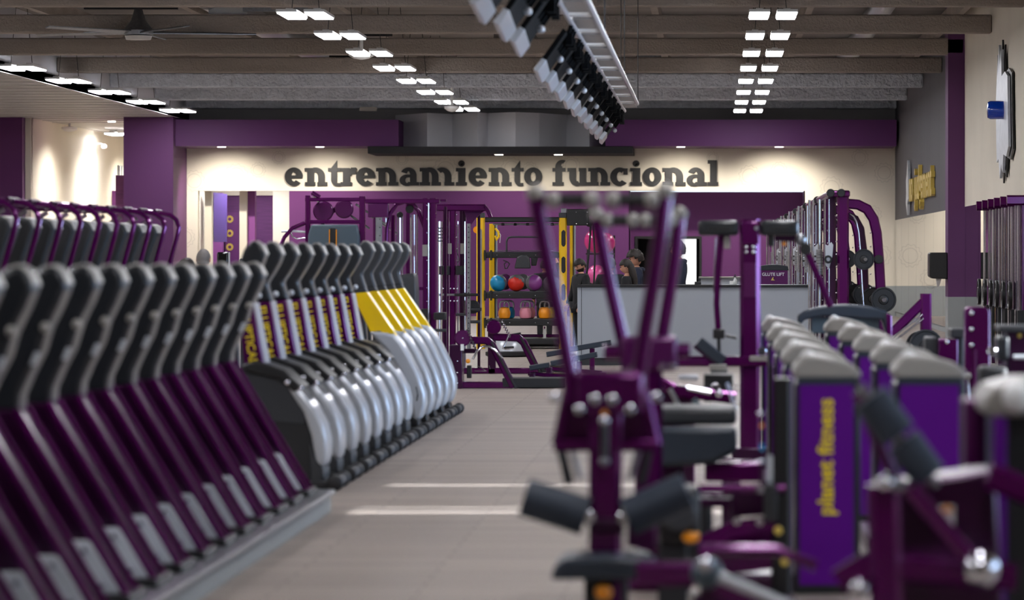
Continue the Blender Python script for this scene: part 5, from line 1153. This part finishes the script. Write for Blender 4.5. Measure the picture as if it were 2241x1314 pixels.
    # clothes: top with sleeves, trousers, shoes
    N = ['pel', 'sp', 'ch', 'nk', 'lsh', 'lel', 'lwr', 'rsh', 'rel', 'rwr', 'hem']; JJ = dict(J); JJ['hem'] = (0, 0, .86)
    rd = dict(pel=(.185, .135), sp=(.175, .13), ch=(.19, .14), nk=.08, lsh=.085, lel=.068, lwr=.052, rsh=.085, rel=.068, rwr=.052, hem=(.18, .13)); ii = {n: i for i, n in enumerate(N)}
    EE = [('hem', 'pel'), ('pel', 'sp'), ('sp', 'ch'), ('ch', 'nk'), ('ch', 'lsh'), ('lsh', 'lel'), ('lel', 'lwr'), ('ch', 'rsh'), ('rsh', 'rel'), ('rel', 'rwr')]
    vs, fs = skin_mesh([T(JJ[n]) for n in N], [(ii[a], ii[c]) for a, c in EE], [sc(rd[n]) for n in N], 0)
    b = MB(); b.add(vs, fs)
    if hood:
        hd = MB(); hd.lathe([(.075, 0), (.115, .01), (.12, .05), (.085, .075), (.07, .05)], (0, .03, 1.42), 'Z', 18); b.add([T(p) for p in hd.v], hd.f)
    cl = b.done('hooded_jacket' if hood else 'shirt', top, t, smooth=180)
    if print_txt:
        M = Matrix.Translation(T((0, .19, 1.16)))@Rz@Matrix.Rotation(PI, 4, 'Z')@Matrix.Rotation(PI/2, 4, 'X'); b = MB(); b.text(print_txt, .16*s, M, .004); b.done('print', 'white_text', cl, smooth=0)
    N = ['pel', 'lhp', 'lkn', 'lan', 'rhp', 'rkn', 'ran']; rd = dict(pel=(.16, .12), lhp=.1, lkn=.075, lan=.06, rhp=.1, rkn=.075, ran=.06); ii = {n: i for i, n in enumerate(N)}
    vs, fs = skin_mesh([T(J[n]) for n in N], [(0, 1), (1, 2), (2, 3), (0, 4), (4, 5), (5, 6)], [sc(rd[n]) for n in N], 0); b = MB(); b.add(vs, fs); b.done('trousers', 'cloth_black', t, smooth=180)
    for q in (1, -1):
        sh = MB(); sh.ball((q*.11, -.07, .045), (.048, .14, .045), 16, 10); b = MB(); b.add([T(p) for p in sh.v], sh.f); b.done('shoe', 'white', t)
    return t
person('person in dark hooded jacket with black hair and beard, looking down beside the rig', 1271, 568, 57.5, -60, 'short', 'cloth_black', beard=True, tilt=22)
person('person with short dark hair and printed dark shirt seen from behind, left at the counter', 1336, 566, 55.5, 178, 'short', 'cloth_black', print_txt='280', hood=False)
person('person with long dark hair in black top, facing left behind the counter', 1372, 570, 54.6, -95, 'long', 'cloth_black', tilt=10, hood=False)
person('person with curly dark hair in navy hooded jacket, leaning left behind the counter', 1392, 551, 56.2, -80, 'curly', 'navy', tilt=14)
person('tall person in navy hooded jacket standing before the bright doorway', 1484, 532, 60, -70, 'curly', 'navy')
person('person in dark top with raised arm behind the medicine balls', 1192, 570, 66, 175, 'short', 'cloth_black', armup='r')
person('person with shaved grey hair seen from behind, over the treadmill consoles', 445, 548, 43.5, 176, 'shaved', 'cloth_black', hcol='hair_grey', hood=False)
person('person with dark hair bending behind the consoles, left of the shaved head', 405, 569, 42, 120, 'long', 'cloth_black', tilt=20, hood=False)
v = V(46); c = v(488, 569)
t = K('cardio_display', 'black rectangular display with silver edge standing right of the shaved head', 'screen', 46, 488)
t.box('display', 'screen', 475, 552, 500, 587, -.03, .03, .02); t.box('edge', 'silver', 500, 553, 503, 587, -.02, .04, .006); t.sq('pole', 'charcoal', [(488, 585), (488, floory(46)-8)], 10, .05); t.box('base', 'black', 474, floory(46)-10, 502, floory(46), -.25, .25)
t = K('cardio_display', 'small black display top just left of the tallest elliptical', 'screen', 46, 532)
t.box('display', 'screen', 524, 566, 542, 590, -.03, .03, .02); t.sq('pole', 'charcoal', [(532, 588), (532, floory(46)-8)], 10, .05); t.box('base', 'black', 520, floory(46)-10, 546, floory(46), -.25, .25)
